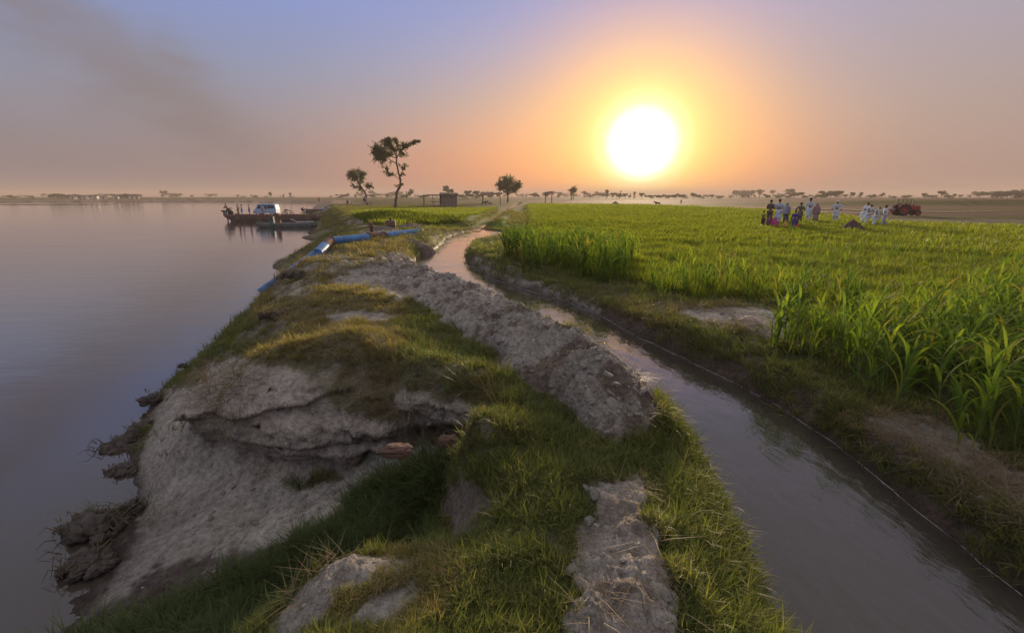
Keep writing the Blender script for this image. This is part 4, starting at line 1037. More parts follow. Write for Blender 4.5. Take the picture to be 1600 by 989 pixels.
# village woods on the far shore, left
m_house = simple('limewashed_wall', (0.62, 0.56, 0.50), 0.8, 0.1, 2); m_hroof = simple('clay_roof', (0.28, 0.19, 0.14), 0.85, 0.2, 2); m_darkopen = simple('dark_opening', (0.03, 0.027, 0.025), 0.9, 0.1, 2)
for i, (px_, w_, hp) in enumerate([(84, 10, 8), (93, 10, 8), (104, 8, 6), (112, 8, 6.5), (122, 9, 7), (133, 8, 6), (144, 9, 6.5), (152, 8, 6), (180, 8, 6), (189, 8, 6.5), (198, 10, 7), (207, 9, 7), (215, 8, 6), (20, 14, 4), (50, 12, 3)]):
    dist = 420; xx = (px_ - 800) / FP / ray(px_, 309)[1] * dist; z0 = float(hz(xx, dist)[0])
    o = link('far_tree', FK['wide'][i % 2], None, (xx, dist, z0 - 0.3), (0, 0, i * 1.1)); s = (hp + 1.5) * dist / 756 / 7 * 1.0; o.scale = (s * 0.9, s * 0.9, s)
    tag(o, 'broad dark tree in the %s grove on the far left shore' % ('left' if px_ < 165 else 'right'), 'tree', 'trees of the groves on the far left shore')
for i, px_ in enumerate([115, 133, 149, 162, 181, 206, 213]):
    dist = 412; xx = (px_ - 800) / FP / ray(px_, 309)[1] * dist; z0 = float(hz(xx, dist)[0])
    o = empty('village_house', (xx, dist, z0), 0.1 * i)
    wl = MB(); wl.box((0, 0, 1.1), (3.8, 3.2, 2.4)); wl.build('wall', m_house, o)
    rf = MB(); rf.box((0, 0, 2.4), (4.2, 3.6, 0.25)); rf.build('roof', m_hroof, o)
    dr_ = MB(); dr_.box((0.3, -1.62, 0.95), (0.9, 0.06, 1.9)); dr_.build('door', m_darkopen, o)
    tag(o, 'tiny pale flat roofed house under the %s grove on the far shore' % ('left' if px_ < 165 else 'right'), 'house', 'pale houses under the far groves')

# ------------------------------------------------------------------ pipe and pump
m_blue = simple('blue_pipe_paint', (0.05, 0.19, 0.42), 0.45, 0.35, 3.5); m_rust = simple('rusty_iron', (0.14, 0.075, 0.05), 0.8, 0.4, 9, bmp=0.5); m_yel = simple('yellow_sleeve', (0.62, 0.50, 0.05), 0.6, 0.2, 6)
wp = onland(530, 372); A = at(408, 457, -0.12); 
B = at(496, 397, 1.66); C_ = at(516, 377, 1.97); D = at(576, 371, 1.98); E = at(600, 369, 1.99); Fp = at(655, 362.5, 2.0)
o = empty('water_pipe', (C_.x, C_.y, 1.8)); tag(o, 'long blue pipe rising from the river and crossing the bank to the canal', 'pipe')
def seg(nm, a, b, r, mat, n=18):
    mb = MB(); oc_ = Vector((C_.x, C_.y, 1.8)); mb.tube([Vector(a) - oc_, Vector(b) - oc_], r, n); x_ = mb.build(nm, mat, o, smooth=True); return x_
seg('pipe_section', A, B, 0.19, m_blue)
seg('pipe_section', B, Vector(B).lerp(C_, 0.55), 0.19, m_blue); seg('elbow', Vector(B).lerp(C_, 0.55), C_, 0.195, m_rust)
seg('pipe_section', C_, D.lerp(E, 0.0), 0.165, m_blue); seg('coupling', D - (E - D).normalized() * 0.9, E, 0.172, m_rust); seg('pipe_section', E, Fp, 0.165, m_blue)
for q_, w_ in ((C_, 0.23), (D, 0.21), (E, 0.21), (Fp, 0.19)):
    dd_ = (Fp - C_).normalized(); seg('flange', q_ - dd_ * 0.03, q_ + dd_ * 0.03, w_, m_rust)
mb = MB(); oc_ = Vector((C_.x, C_.y, 1.8)); dd_ = (Fp - E).normalized(); s_v = dd_.cross(Vector((0, 0, 1)))
rings = []
for t, rw, rh, dz_ in ((0, 0.18, 0.18, 0), (0.25, 0.20, 0.16, -0.03), (0.55, 0.26, 0.10, -0.12), (0.9, 0.30, 0.05, -0.26)):
    c = Fp - oc_ + dd_ * t + Vector((0, 0, dz_)); rings.append([c + s_v * math.cos(a) * rw + Vector((0, 0, 1)) * math.sin(a) * rh for a in np.linspace(0, 2 * math.pi, 16, endpoint=False)])
mb.loft(rings); mb.build('outlet_sleeve', m_yel, o, smooth=True)
pb = onland(611, 362)
pb = Vector(((611 - 800) / 756 * (Fp.y - 1.0) * 1.03, Fp.y - 1.2, 1.78)); pb = at(611, 359, 2.05)
o = empty('pump_drum', (pb.x, pb.y, pb.z - 0.1)); tag(o, 'upright rusty brown drum of the pump behind the blue pipe', 'pump drum')
MB().lathe([(0.0, 0), (0.23, 0.0), (0.25, 0.04), (0.25, 0.3), (0.265, 0.32), (0.25, 0.34), (0.25, 0.50), (0.2, 0.57), (0, 0.58)], n=20, cap=False).build('drum', m_rust, o, smooth=True)
MB().box((0, 0, -0.12), (0.7, 0.5, 0.1)).box((0.2, 0, -0.22), (0.08, 0.4, 0.3)).box((-0.2, 0, -0.22), (0.08, 0.4, 0.3)).build('stand', m_rust, o)
MB().lathe([(0.05, 0.58), (0.05, 0.66), (0.07, 0.67), (0.0, 0.68)], n=10).build('cap', simple('black_rubber', (0.02, 0.02, 0.02), 0.7, 0.2, 8), o)
pv = at(580.5, 360, 2.15)
o = empty('pipe_valve', pv); tag(o, 'small dark valve standing on the rusty middle of the blue pipe', 'valve')
MB().lathe([(0.08, -0.1), (0.08, 0.12), (0.14, 0.13), (0.14, 0.2), (0.1, 0.22), (0.1, 0.32), (0, 0.33)], n=12).build('valve_body', m_rust, o, smooth=True)
MB().tube([(0.15 * math.cos(a), 0, 0.40 + 0.12 * math.sin(a)) for a in np.linspace(0, 6.283, 14)], 0.02, 5).box((0, 0, 0.38), (0.03, 0.03, 0.14)).build('handwheel', m_rust, o)

# ------------------------------------------------------------------ clods, mud lumps
m_clod = simple('dry_clod', (0.26, 0.23, 0.195), 0.95, 0.3, 7, bmp=0.8); m_mudl = simple('wet_mud_clod', (0.062, 0.046, 0.036), 0.75, 0.4, 12, bmp=0.9); m_redc = simple('red_clod', (0.13, 0.075, 0.05), 0.9, 0.3, 12, bmp=0.8)
def lump(name, size, seed, mat, rough=0.25, sub=3, flat=1.0, box=0.0):
    bm = bmesh.new(); bmesh.ops.create_icosphere(bm, subdivisions=sub, radius=1.0)
    g = np.random.default_rng(seed); o1, o2, o3 = g.uniform(-50, 50, 3)
    co = np.array([v.co[:] for v in bm.verts])
    n = 1 + rough * 0.22 * fbm(co[:, 0] * 4 + o2 + co[:, 2] * 2.3, co[:, 1] * 4 - co[:, 2] * 2.7 + o3, 1.2, 4, 14, 0.6) + rough * (fbm(co[:, 0] + o1, co[:, 1] + o2 + co[:, 2] * 1.7, 1.1, 4, 5, 0.55) * 1.6) + rough * 0.8 * fbm(co[:, 2] * 2 + o3, co[:, 0] * 2 + o1, 1.4, 3, 9)
    if box: co = np.sign(co) * np.abs(co) ** (1 - box)
    co = co * n[:, None] * np.array(size) * np.array([1, 1, flat])
    for v, c in zip(bm.verts, co): v.co = c
    me = bpy.data.meshes.new(name); bm.to_mesh(me); bm.free(); me.materials.append(mat)
    me.polygons.foreach_set('use_smooth', [sub >= 3 and not box] * len(me.polygons))
    return me
slabs = [lump('clod', (1, 0.75, 0.38), 100 + i, m_clod, 0.35, 2, 1, 0.35) for i in range(6)]
cl = []
g = np.random.default_rng(4)
spots = [(938, 601, 13, 'r'), (951, 586, 9, 'r'), (963, 601, 8, 'r'), (921, 612, 9, 'r'), (941, 640, 8, 'r'), (905, 627, 7, 'r'), (925, 585, 7, 'r'), (975, 622, 6, 'r'), (893, 612, 6, 'r'), (913, 641, 6, 'r'), (898, 598, 6, 'r'), (955, 655, 6, 'r'), (880, 590, 5, 'r'), (930, 627, 6, 'r'), (912, 573, 6, 'r'), (968, 575, 5, 'r'), (985, 640, 5, 'r'), (870, 570, 5, 'r'), (900, 555, 5, 'r'),
         (926, 791, 13, 'p'), (930, 775, 9, 'p'), (918, 764, 8, 'p'), (935, 758, 8, 'p'), (947, 768, 7, 'p'), (921, 815, 9, 'p'), (917, 750, 7, 'p'), (945, 752, 6, 'p'), (933, 805, 6, 'p'), (880, 862, 9, 'g'), (893, 890, 9, 'g'), (886, 919, 9, 'g'), (897, 877, 5, 'g'), (905, 925, 7, 'g'), (1041, 932, 9, 'e'), (1032, 880, 5, 'e'), (1015, 905, 4, 'e'), (990, 915, 4, 'e'), (1048, 900, 5, 'e'), (900, 985, 5, 'e'),
         (440, 810, 4, 's'), (462, 828, 5, 's'), (412, 790, 5, 's'), (500, 795, 4, 's'), (380, 820, 4, 's'), (520, 770, 5, 's'), (478, 775, 4, 's'), (350, 770, 4, 's'), (330, 810, 4, 's'), (545, 760, 5, 's'), (425, 850, 4, 's'), (395, 765, 4, 's'), (468, 800, 6, 's')]
place = {'r': 'on the near end of the spoil ridge', 'p': 'piled at the head of the bare path', 'g': 'in the grass left of the bare path', 'e': 'on the bare earth of the path', 's': 'on the pale slope below the cut bank'}
for i, (a, b, rp, wh) in enumerate(spots):
    p_ = onland(a, b); k_ = p_.length and (p_ - Vector((0, 0, CAMZ))).length / 800
    s = rp * k_ * 1.0
    o = link('clod', slabs[i % 6], None, (p_.x, p_.y, p_.z + s * 0.12), (g.normal(0, 0.25), g.normal(0, 0.25), g.uniform(0, 6.28))); o.scale = (s, s, s * g.uniform(0.8, 1.3))
    big = 'large' if rp >= 9 else 'small'
    tag(o, '%s pale grey dry clod %s' % (big, place[wh]), 'clod', 'dry clods ' + place[wh])
# small crumbs, nobody could count them
crumbs = [lump('crumb', (0.02, 0.016, 0.011), 200 + i, m_clod, 0.35, 1) for i in range(4)]
x, y = polar_points(60000, 1.2, 20); z, dc, dr, px, py, gg_, d = cover_fields(x, y)
rr_ = zs(ZR, px, py); ok = (dc > 0.1) & (z > 0.12) & (rng.uniform(size=len(x)) < (0.38 * np.clip(1.0 - gg_ * 1.5, 0, 1) * (0.35 + rr_) * smooth(-0.3, 0.4, fbm(x, y, 2.5, 2, 8))))
scatter('soil_crumbs', np.stack([x, y, z + 0.002], 1)[ok], (0.35 + 1.4 * rng.uniform(size=ok.sum()) ** 3) * np.clip(np.hypot(x, y)[ok] / 4.5, 0.6, 3), crumbs, 'small dry crumbs of earth lying on the bare ridge and slope', 'soil crumbs', tilt=0.5)
x, y = polar_points(30000, 3.2, 20, -25, 25); z, dc, dr, px, py, gg_, d = cover_fields(x, y)
rr_ = zs(ZR, px, py); ok = (dc > 0.1) & (rng.uniform(size=len(x)) < 0.16 * rr_ * smooth(-0.25, 0.35, fbm(x, y, 1.7, 2, 58)))
scatter('ridge_clods', np.stack([x, y, z + 0.004], 1)[ok], (0.9 + 2.6 * rng.uniform(size=ok.sum()) ** 4) * np.clip(np.hypot(x, y)[ok] / 6, 0.8, 2.2), crumbs, 'mixed dug clods thrown up along the spoil ridge', 'dug clods', tilt=0.6)
# dark lumps of fallen turf at the river's edge
def turf_lump(px_, py_, w, h, z, label, seed, roots=24, grass=0):
    p_ = at(px_, py_, z)
    if seed > 310: p_ = onland(px_, py_ + 4, z); p_.z += 0.04
    k_ = (p_ - Vector((0, 0, CAMZ))).length / 790
    o = empty('mud_lump', (p_.x, p_.y, p_.z)); tag(o, label, 'mud lump')
    gm = np.random.default_rng(seed + 5); bmm = bmesh.new()
    for q in range(int(10 + w * 0.7)):
        a = gm.uniform(0, 6.28); rr_ = math.sqrt(gm.uniform()) ; s_ = w * k_ * gm.uniform(0.16, 0.42) * (1.15 - rr_ * 0.6)
        me_ = lump('m', (s_, s_ * gm.uniform(.6, .95), s_ * gm.uniform(.45, .8)), seed * 7 + q, m_mudl, 0.42, 3)
        t0 = len(bmm.verts); bmm.from_mesh(me_); bmm.verts.ensure_lookup_table()
        mt_ = Matrix.Translation((math.cos(a) * rr_ * w * k_ * .75, math.sin(a) * rr_ * w * k_ * .6, h * k_ * .55 * (1 - rr_) * gm.uniform(.5, 1.1))) @ Matrix.Rotation(gm.uniform(0, 6.28), 4, 'Z')
        bmesh.ops.transform(bmm, matrix=mt_, verts=bmm.verts[t0:]); bpy.data.meshes.remove(me_)
    me = bpy.data.meshes.new('mud'); bmm.to_mesh(me); bmm.free(); me.materials.append(m_mudl); tag(link('mud', me, o, (0, 0, 0)), kind='stuff')
    gq = np.random.default_rng(seed); mb = MB()
    for _ in range(roots // 2):
        a = gq.uniform(0, 6.28); r_ = w * k_ * gq.uniform(0.3, 0.95); x0 = Vector((r_ * math.cos(a), r_ * math.sin(a) * 0.8, h * k_ * gq.uniform(0.1, 0.7)))
        dv = Vector((math.cos(a + gq.normal(0, .5)), math.sin(a + gq.normal(0, .5)), gq.uniform(0.1, 0.7))) * w * k_ * gq.uniform(0.15, 0.5)
        mb.tube([x0, x0 + dv * 0.5 + Vector((0, 0, 0.03)), x0 + dv + Vector((0, 0, -0.10 * gq.uniform(0, 1.5)))], [0.007, 0.005, 0.002], 3, cap=False)
    mb.build('roots', m_st, o)
    if grass:
        V, F, H, Q = blades(grass, 0.16, w * k_ * 0.7, 0.008, 0.9, 3, seed=seed); link('grass', py_mesh('grass', V, F, m_gd if seed > 310 else m_gg, {'h': H}), o, (-w * k_ * 0.2, 0, h * k_ * 0.4))
    return o
turf_lump(238, 628, 19, 19, 0.12, 'round dark mud lump at the water edge, highest of the lumps on the left', 301, 20)
turf_lump(225, 672, 26, 12, 0.03, 'flat dark turf lump trailing brown roots into the river', 302, 50)
turf_lump(190, 697, 34, 8, -0.02, 'low root tangle lying in the river beside the pale slope', 303, 70)
turf_lump(195, 735, 24, 8, 0.0, 'matted brown roots at the foot of the pale slope', 304, 60)
turf_lump(205, 795, 17, 18, 0.10, 'dark broken mud lump against the lower slope', 305, 14)
turf_lump(150, 825, 44, 24, 0.03, 'biggest dark mud lump with green grass, low on the left shore', 306, 70, 60)
turf_lump(140, 880, 36, 16, 0.05, 'dark earth lump below the biggest one near the left corner', 307, 40, 20)
turf_lump(286, 573, 9, 8, 0.4, 'little brown earth lump high on the grassy river edge', 308, 6)
turf_lump(459, 430, 26, 11, 1.42, 'grassy earth clump jutting over the river above the dipped pipe', 311, 10, 160)
turf_lump(432, 492, 30, 12, 0.95, 'brown grassy earth clump on the river edge below the pipe end', 312, 30, 160)
turf_lump(508, 392, 14, 8, 1.50, 'small dark turf clump by the rusty pipe joint', 313, 8, 50)
for a, b, w_, h_, lab, mt, sd_ in [(621, 706, 22, 10, 'reddish brown brick-like clod in the hollow under the cut bank', m_redc, 320), (688, 712, 14, 14, 'upright grey clod leaning at the hollow mouth', m_clod, 321), (700, 690, 16, 10, 'rough brown clod beside the hollow', m_redc, 322)]:
    p_ = onland(a, b + 4); k_ = (p_ - Vector((0, 0, CAMZ))).length / 790
    o = link('earth_block', lump('earth_block', (w_ * k_, w_ * k_ * 0.6, h_ * k_), sd_, mt, 0.2, 3, 1, 0.3), None, (p_.x, p_.y, p_.z + h_ * k_ * 0.6)); tag(o, lab, 'clod')
# the dug heaps: spoil by the pump and the dark heap in the field
def heap(px_, py_, wpx, hpx, mat, label, seed, cat='earth heap', ax=0.8):
    p_ = onland(px_, py_); k_ = p_.y / 756
    n = 64; g_ = np.linspace(-1.4, 1.4, n); X, Y = np.meshgrid(g_, g_); rr = np.sqrt(X ** 2 + Y ** 2)
    an = np.arctan2(Y, X); rim = 1 + 0.18 * fbm(np.cos(an) * 2 + seed, np.sin(an) * 2, 1, 3, 3)
    Zh = 1 - rr / rim; Zh = np.where(Zh > 0, np.abs(Zh) ** 0.85, Zh * 3.5) + 0.10 * fbm(X + seed, Y, 3.5, 5, 4, 0.6) * (rr < 1.3)
    V = np.stack([X * wpx * k_ / 2, Y * wpx * k_ / 2 * ax, Zh * hpx * k_ * 1.08 - 0.03], -1).reshape(-1, 3)
    i, j = np.meshgrid(np.arange(n - 1), np.arange(n - 1), indexing='ij'); F = np.stack([i * n + j, i * n + j + 1, (i + 1) * n + j + 1, (i + 1) * n + j], -1).reshape(-1, 4)
    o = link('earth_heap', mesh_np('earth_heap', V, F, mat), None, (p_.x, p_.y + wpx * k_ / 2 * ax * 0.5, p_.z)); tag(o, label, cat); return o
m_darkh = simple('dark_soil_heap', (0.085, 0.05, 0.038), 0.95, 0.35, 5, bmp=0.9); m_spoil = simple('spoil_heap', (0.17, 0.125, 0.095), 0.95, 0.35, 3, bmp=0.9)
heap(1337, 364, 46, 20, m_darkh, 'dark cone of dug earth in the field before the bending men', 11)
heap(640, 358, 74, 9, m_spoil, 'low brown spoil heap behind the pipe mouth', 12, ax=0.5)
heap(640, 385, 62, 13, m_spoil, 'rough brown spoil mound where the pipe meets the canal', 13, ax=0.5)
heap(850, 380, 44, 15, m_spoil, 'small brown earth mound at the corner of the crop field', 14)
heap(600, 360, 60, 8, m_spoil, 'long low spoil bank behind the pump drum', 15, ax=0.5)
heap(962, 319, 13, 4, m_spoil, 'tiny brown heap far out on the plain below the sun', 16)
# pale scum line where the canal laps the right bank
seg_ = [q for q in canal if q[0] > -0.8 and 0.5 < q[1] < 22]
rb_ = np.concatenate([W2(canal_right[7:], WC)]); i0 = int(np.argmin(((canal - rb_[0]) ** 2).sum(1))); i1 = int(np.argmin(((canal - rb_[-1]) ** 2).sum(1)))
line = canal[i0:i1 + 1]
V = []; F = []
for i, q in enumerate(line):
    t = line[min(i + 1, len(line) - 1)] - line[max(i - 1, 0)]; n_ = np.array([t[1], -t[0]]); n_ = n_ / (np.hypot(*n_) + 1e-9)
    if (n_ @ (np.array([2.0, 4.0]) - q)) < 0 and False: n_ = -n_
    r_ = np.hypot(*q); w_ = (0.004 + 0.0005 * r_) * max(0.0, 0.35 + 2.4 * perlin(q[0] * 3.1, q[1] * 3.1, 3))
    j = 0.012 * perlin(q[0] * 9, q[1] * 9, 5)
    V += [(q[0] + n_[0] * (j - w_), q[1] + n_[1] * (j - w_), WC + 0.006), (q[0] + n_[0] * j, q[1] + n_[1] * j, WC + 0.014), (q[0] + n_[0] * (j + w_), q[1] + n_[1] * (j + w_), WC + 0.006)]
    if i: b = 3 * i; F += [(b - 3, b - 2, b + 1, b), (b - 2, b - 1, b + 2, b + 1)]
m_foam = simple('scum', (0.24, 0.21, 0.18), 0.7, 0.5, 30)
tag(link('foam_line', mesh_np('foam_line', V, F, m_foam)), 'thin pale scum line where the canal laps its right bank', 'foam', kind='stuff')
# white water where the pipe empties into the canal head
g = np.random.default_rng(9); V = []; F = []
for _ in range(110):
    q = at(g.uniform(690, 800), g.uniform(359, 381) if g.uniform() < .6 else g.uniform(364, 372), WC)
    if sdist(canal, np.array([q.x]), np.array([q.y]))[0] > -0.15: continue
    a = g.normal(0, 0.5); l = g.uniform(0.10, 0.45); w_ = l * 0.16; b = len(V); c, s = math.cos(a), math.sin(a)
    V += [(q.x - c * l, q.y - s * l, WC + 0.012), (q.x + s * w_, q.y - c * w_, WC + 0.012), (q.x + c * l, q.y + s * l, WC + 0.012), (q.x - s * w_, q.y + c * w_, WC + 0.012)]; F.append((b, b + 1, b + 2, b + 3))
tag(link('riffle_foam', mesh_np('riffle_foam', V, F, simple('white_riffle', (0.62, 0.58, 0.52), 0.5, 0.2, 20))), 'broken white riffles where the pipe empties into the canal', 'foam', kind='stuff')
# ------------------------------------------------------------------ people
def skin(nodes, edges, sub=1):
    """one continuous tapering surface grown over a skeleton"""
    names = list(nodes); idx = {n: i for i, n in enumerate(names)}
    me = bpy.data.meshes.new('sk'); me.from_pydata([nodes[n][0] for n in names], [(idx[a], idx[b]) for a, b in edges], [])
    o = bpy.data.objects.new('sk', me); COL.objects.link(o)
    md = o.modifiers.new('s', 'SKIN'); sv = me.skin_vertices[0].data
    for n in names:
        r_ = nodes[n][1]; sv[idx[n]].radius = r_ if hasattr(r_, '__len__') else (r_, r_); sv[idx[n]].use_root = (idx[n] == 0)
    md.use_smooth_shade = True
    if sub: s2 = o.modifiers.new('u', 'SUBSURF'); s2.levels = sub; s2.render_levels = sub
    dg = bpy.context.evaluated_depsgraph_get(); ev = o.evaluated_get(dg)
    out = bpy.data.meshes.new_from_object(ev, depsgraph=dg)
    bpy.data.objects.remove(o); bpy.data.meshes.remove(me)
    return out
def cloth(name, rgb, var=0.15): return simple(name, rgb, 0.9, var, 9, bmp=0.3)
def person(loc, rz, H, label, top, bottom, pose='stand', hair='short', skin_rgb=(0.16, 0.09, 0.06), headc=(0.02, 0.018, 0.016), tunic=0.32, group=None, vest=None, lean=0.0, sleeve=True):
    """local axes: +Y ahead, Z up, unit = body height"""
    v = lambda x, y, z: Vector((x, y, z))
    J = {'pelvis': v(0, 0, .52), 'waist': v(0, 0, .61), 'chest': v(0, .005, .74), 'neck': v(0, 0, .84), 'jaw': v(0, .008, .885), 'head': v(0, .004, .935), 'crown': v(0, -.005, .965)}
    for s, n in ((-1, 'l'), (1, 'r')):
        J['hip' + n] = v(.052 * s, 0, .50); J['knee' + n] = v(.060 * s, .012, .28); J['ank' + n] = v(.062 * s, -.006, .045); J['toe' + n] = v(.068 * s, .085, .015)
        J['sh' + n] = v(.105 * s, 0, .80); J['el' + n] = v(.135 * s, -.012, .63); J['wr' + n] = v(.135 * s, .035, .49); J['hand' + n] = v(.132 * s, .048, .45)
    if pose == 'fold':
        for s, n in ((-1, 'l'), (1, 'r')): J['el' + n] = v(.145 * s, .03, .64); J['wr' + n] = v(-.01 * s, .115, .66); J['hand' + n] = v(-.055 * s, .11, .675)
    if pose == 'akimbo':
        for s, n in ((-1, 'l'), (1, 'r')): J['el' + n] = v(.215 * s, -.05, .68); J['wr' + n] = v(.115 * s, .01, .585); J['hand' + n] = v(.085 * s, .03, .56)
    if pose == 'stride':
        J['kneel'] = v(-.06, .09, .29); J['ankl'] = v(-.065, .13, .045); J['toel'] = v(-.07, .21, .015); J['kneer'] = v(.06, -.06, .285); J['ankr'] = v(.065, -.17, .06); J['toer'] = v(.07, -.09, .015)
    if pose in ('pull', 'bend'):
        k = 0.5 if pose == 'pull' else 1.0
        fw = lambda p, a: v(p.x, p.y + math.sin(a) * (p.z - .5), .5 + math.cos(a) * (p.z - .5))
        for n in ('waist', 'chest', 'neck', 'jaw', 'head', 'crown', 'shl', 'shr'): J[n] = fw(J[n], k * 0.85)
        for s, n in ((-1, 'l'), (1, 'r')):
            b_ = J['sh' + n]; J['el' + n] = b_ + v(.02 * s, .10, -.13); J['wr' + n] = b_ + v(-.04 * s, .23, -.17); J['hand' + n] = b_ + v(-.05 * s, .265, -.185)
        J['kneel'] = v(-.07, .10, .29); J['ankl'] = v(-.075, .12, .045); J['toel'] = v(-.08, .20, .015); J['kneer'] = v(.06, -.05, .28); J['ankr'] = v(.065, -.17, .05); J['toer'] = v(.07, -.09, .015)
    if pose in ('squat', 'sit'):
        dz_ = -.40 if pose == 'squat' else -.44
        for n in ('pelvis', 'waist', 'chest', 'neck', 'jaw', 'head', 'crown', 'hipl', 'hipr', 'shl', 'shr'): J[n] = J[n] + v(0, 0.10 * max(0, J[n].z - .5) / .4, dz_)
        for s, n in ((-1, 'l'), (1, 'r')):
            J['knee' + n] = v(.085 * s, .18, .27); J['ank' + n] = v(.075 * s, .06, .045); J['toe' + n] = v(.08 * s, .14, .015)
            J['el' + n] = v(.15 * s, .08, .30); J['wr' + n] = v(.05 * s, .20, .27); J['hand' + n] = v(.02 * s, .23, .27)
    if lean:
        for n in J: J[n] = J[n] + v(0, lean * max(0, J[n].z - .1), 0)
    rad = {'pelvis': (.078, .060), 'waist': (.066, .05), 'chest': (.085, .056), 'neck': .028, 'jaw': (.036, .042), 'head': (.046, .056), 'crown': (.036, .042)}
    for n in 'lr': rad.update({'hip' + n: .050, 'knee' + n: .032, 'ank' + n: .020, 'toe' + n: (.020, .014), 'sh' + n: .032, 'el' + n: .022, 'wr' + n: .015, 'hand' + n: (.022, .011)})
    E_ = [('pelvis', 'waist'), ('waist', 'chest'), ('chest', 'neck'), ('neck', 'jaw'), ('jaw', 'head'), ('head', 'crown')]
    for n in 'lr': E_ += [('pelvis', 'hip' + n), ('hip' + n, 'knee' + n), ('knee' + n, 'ank' + n), ('ank' + n, 'toe' + n), ('chest', 'sh' + n), ('sh' + n, 'el' + n), ('el' + n, 'wr' + n), ('wr' + n, 'hand' + n)]
    # fingers: four short unequal chains and a thumb from the palm's side
    for n, s in (('l', -1), ('r', 1)):
        d = (J['hand' + n] - J['wr' + n]).normalized(); sdv = d.cross(v(0, 1, 0.2)).normalized()
        for q, ln in enumerate((.034, .040, .037, .028)):
            b_ = J['hand' + n] + sdv * (.0085 * (q - 1.5)) + d * .006; J['f%d%s' % (q, n)] = b_ + d * ln + v(-.01 * s, 0.004, 0); rad['f%d%s' % (q, n)] = .0045; E_.append(('hand' + n, 'f%d%s' % (q, n)))
        J['t' + n] = J['wr' + n].lerp(J['hand' + n], .5) + sdv * .026 + d * .012; rad['t' + n] = .005; E_.append(('hand' + n, 't' + n))
    o = empty('person', loc, rz, H); tag(o, label, 'person', group)
    ms = simple('skin_%02d' % int(skin_rgb[0] * 100), skin_rgb, 0.6, 0.1, 20, bmp=0)
    me = skin({n: (J[n], rad[n]) for n in J}, E_, 1); me.materials.append(ms); link('body', me, o)
    # nose and ears
    f = MB(); hd = J['head']; f.lathe([(0.0, 0.018), (0.007, 0.006), (0.010, -0.008), (0.0, -0.014)], hd + v(0, .054, -.015), 6)
    for s in (-1, 1): f.lathe([(0, .014), (.009, .004), (.008, -.010), (0, -.016)], hd + v(.046 * s, -.004, -.012), 6)
    f.build('face', ms, o, smooth=True)
    # trousers
    if bottom is not None:
        nd = {'pelvis': (J['pelvis'] + v(0, 0, .02), (.088, .068))}; ed = []
        for n in 'lr':
            nd.update({'h' + n: (J['hip' + n], .066), 'k' + n: (J['knee' + n], .054), 'a' + n: (J['ank' + n] + v(0, 0, .03), .040)}); ed += [('pelvis', 'h' + n), ('h' + n, 'k' + n), ('k' + n, 'a' + n)]
        me = skin(nd, ed, 1); me.materials.append(cloth('cloth_%02d%02d%02d' % tuple(int(c * 99) for c in bottom), bottom)); link('trousers', me, o)
    # shirt or long tunic: torso, sleeves and a flared skirt
    tm = cloth('cloth_%02d%02d%02d' % tuple(int(c * 99) for c in top), top)
    nd = {'w': (J['waist'], (.082, .064)), 'c': (J['chest'], (.100, .070)), 'n': (J['neck'] + v(0, 0, -.015), .040)}; ed = [('w', 'c'), ('c', 'n')]
    for n in 'lr':
        nd.update({'s' + n: (J['sh' + n], .046), 'e' + n: (J['el' + n], .036)}); ed += [('c', 's' + n), ('s' + n, 'e' + n)]
        if sleeve: nd['r' + n] = (J['el' + n].lerp(J['wr' + n], .85), .029); ed.append(('e' + n, 'r' + n))
    me = skin(nd, ed, 1); me.materials.append(tm); link('shirt', me, o)
    if tunic > 0:
        mb = MB(); rings = []; wz = J['waist']; n = 20
        for t in np.linspace(0, 1, 6):
            c = wz.lerp(J['pelvis'], min(1, t * 2.2)) if pose in ('squat', 'sit') else v(wz.x + (J['pelvis'].x - wz.x) * min(1, t * 2), wz.y + (J['pelvis'].y - wz.y) * min(1, t * 2), wz.z - t * (wz.z - .61 + tunic))
            if pose in ('squat', 'sit'): c = v(0, .06 * t, wz.z + (0.03 - wz.z) * t)
            rx = .088 + .040 * t + (.06 * t if pose in ('squat', 'sit') else 0); ry = .068 + .035 * t + (.09 * t if pose in ('squat', 'sit') else 0) + (.03 * t if pose in ('stride', 'pull', 'bend') else 0)
            rings.append([c + v(math.cos(a) * rx * (1 + .07 * t * math.sin(5 * a)), math.sin(a) * ry * (1 + .07 * t * math.cos(4 * a)), .008 * t * math.sin(3 * a)) for a in np.linspace(0, 2 * math.pi, n, endpoint=False)])
        mb.loft(rings, cap=False); mb.build('tunic_skirt', tm, o, smooth=True)
    if vest is not None:
        me = skin({'w': (J['waist'], (.092, .073)), 'c': (J['chest'], (.108, .080)), 'n': (J['neck'] + v(0, 0, -.03), .050)}, [('w', 'c'), ('c', 'n')], 1); me.materials.append(cloth('vest_%02d' % int(vest[0] * 99), vest)); link('vest', me, o)
    # hair, cap or shawl
    hm = simple('head_%02d%02d%02d' % tuple(int(c * 99) for c in headc), headc, 0.85, 0.2, 25)
    up = (J['crown'] - J['jaw']).normalized(); bk = up.cross(v(1, 0, 0)); bk = -bk if bk.y > 0 else bk
    mb = MB(); rings = []
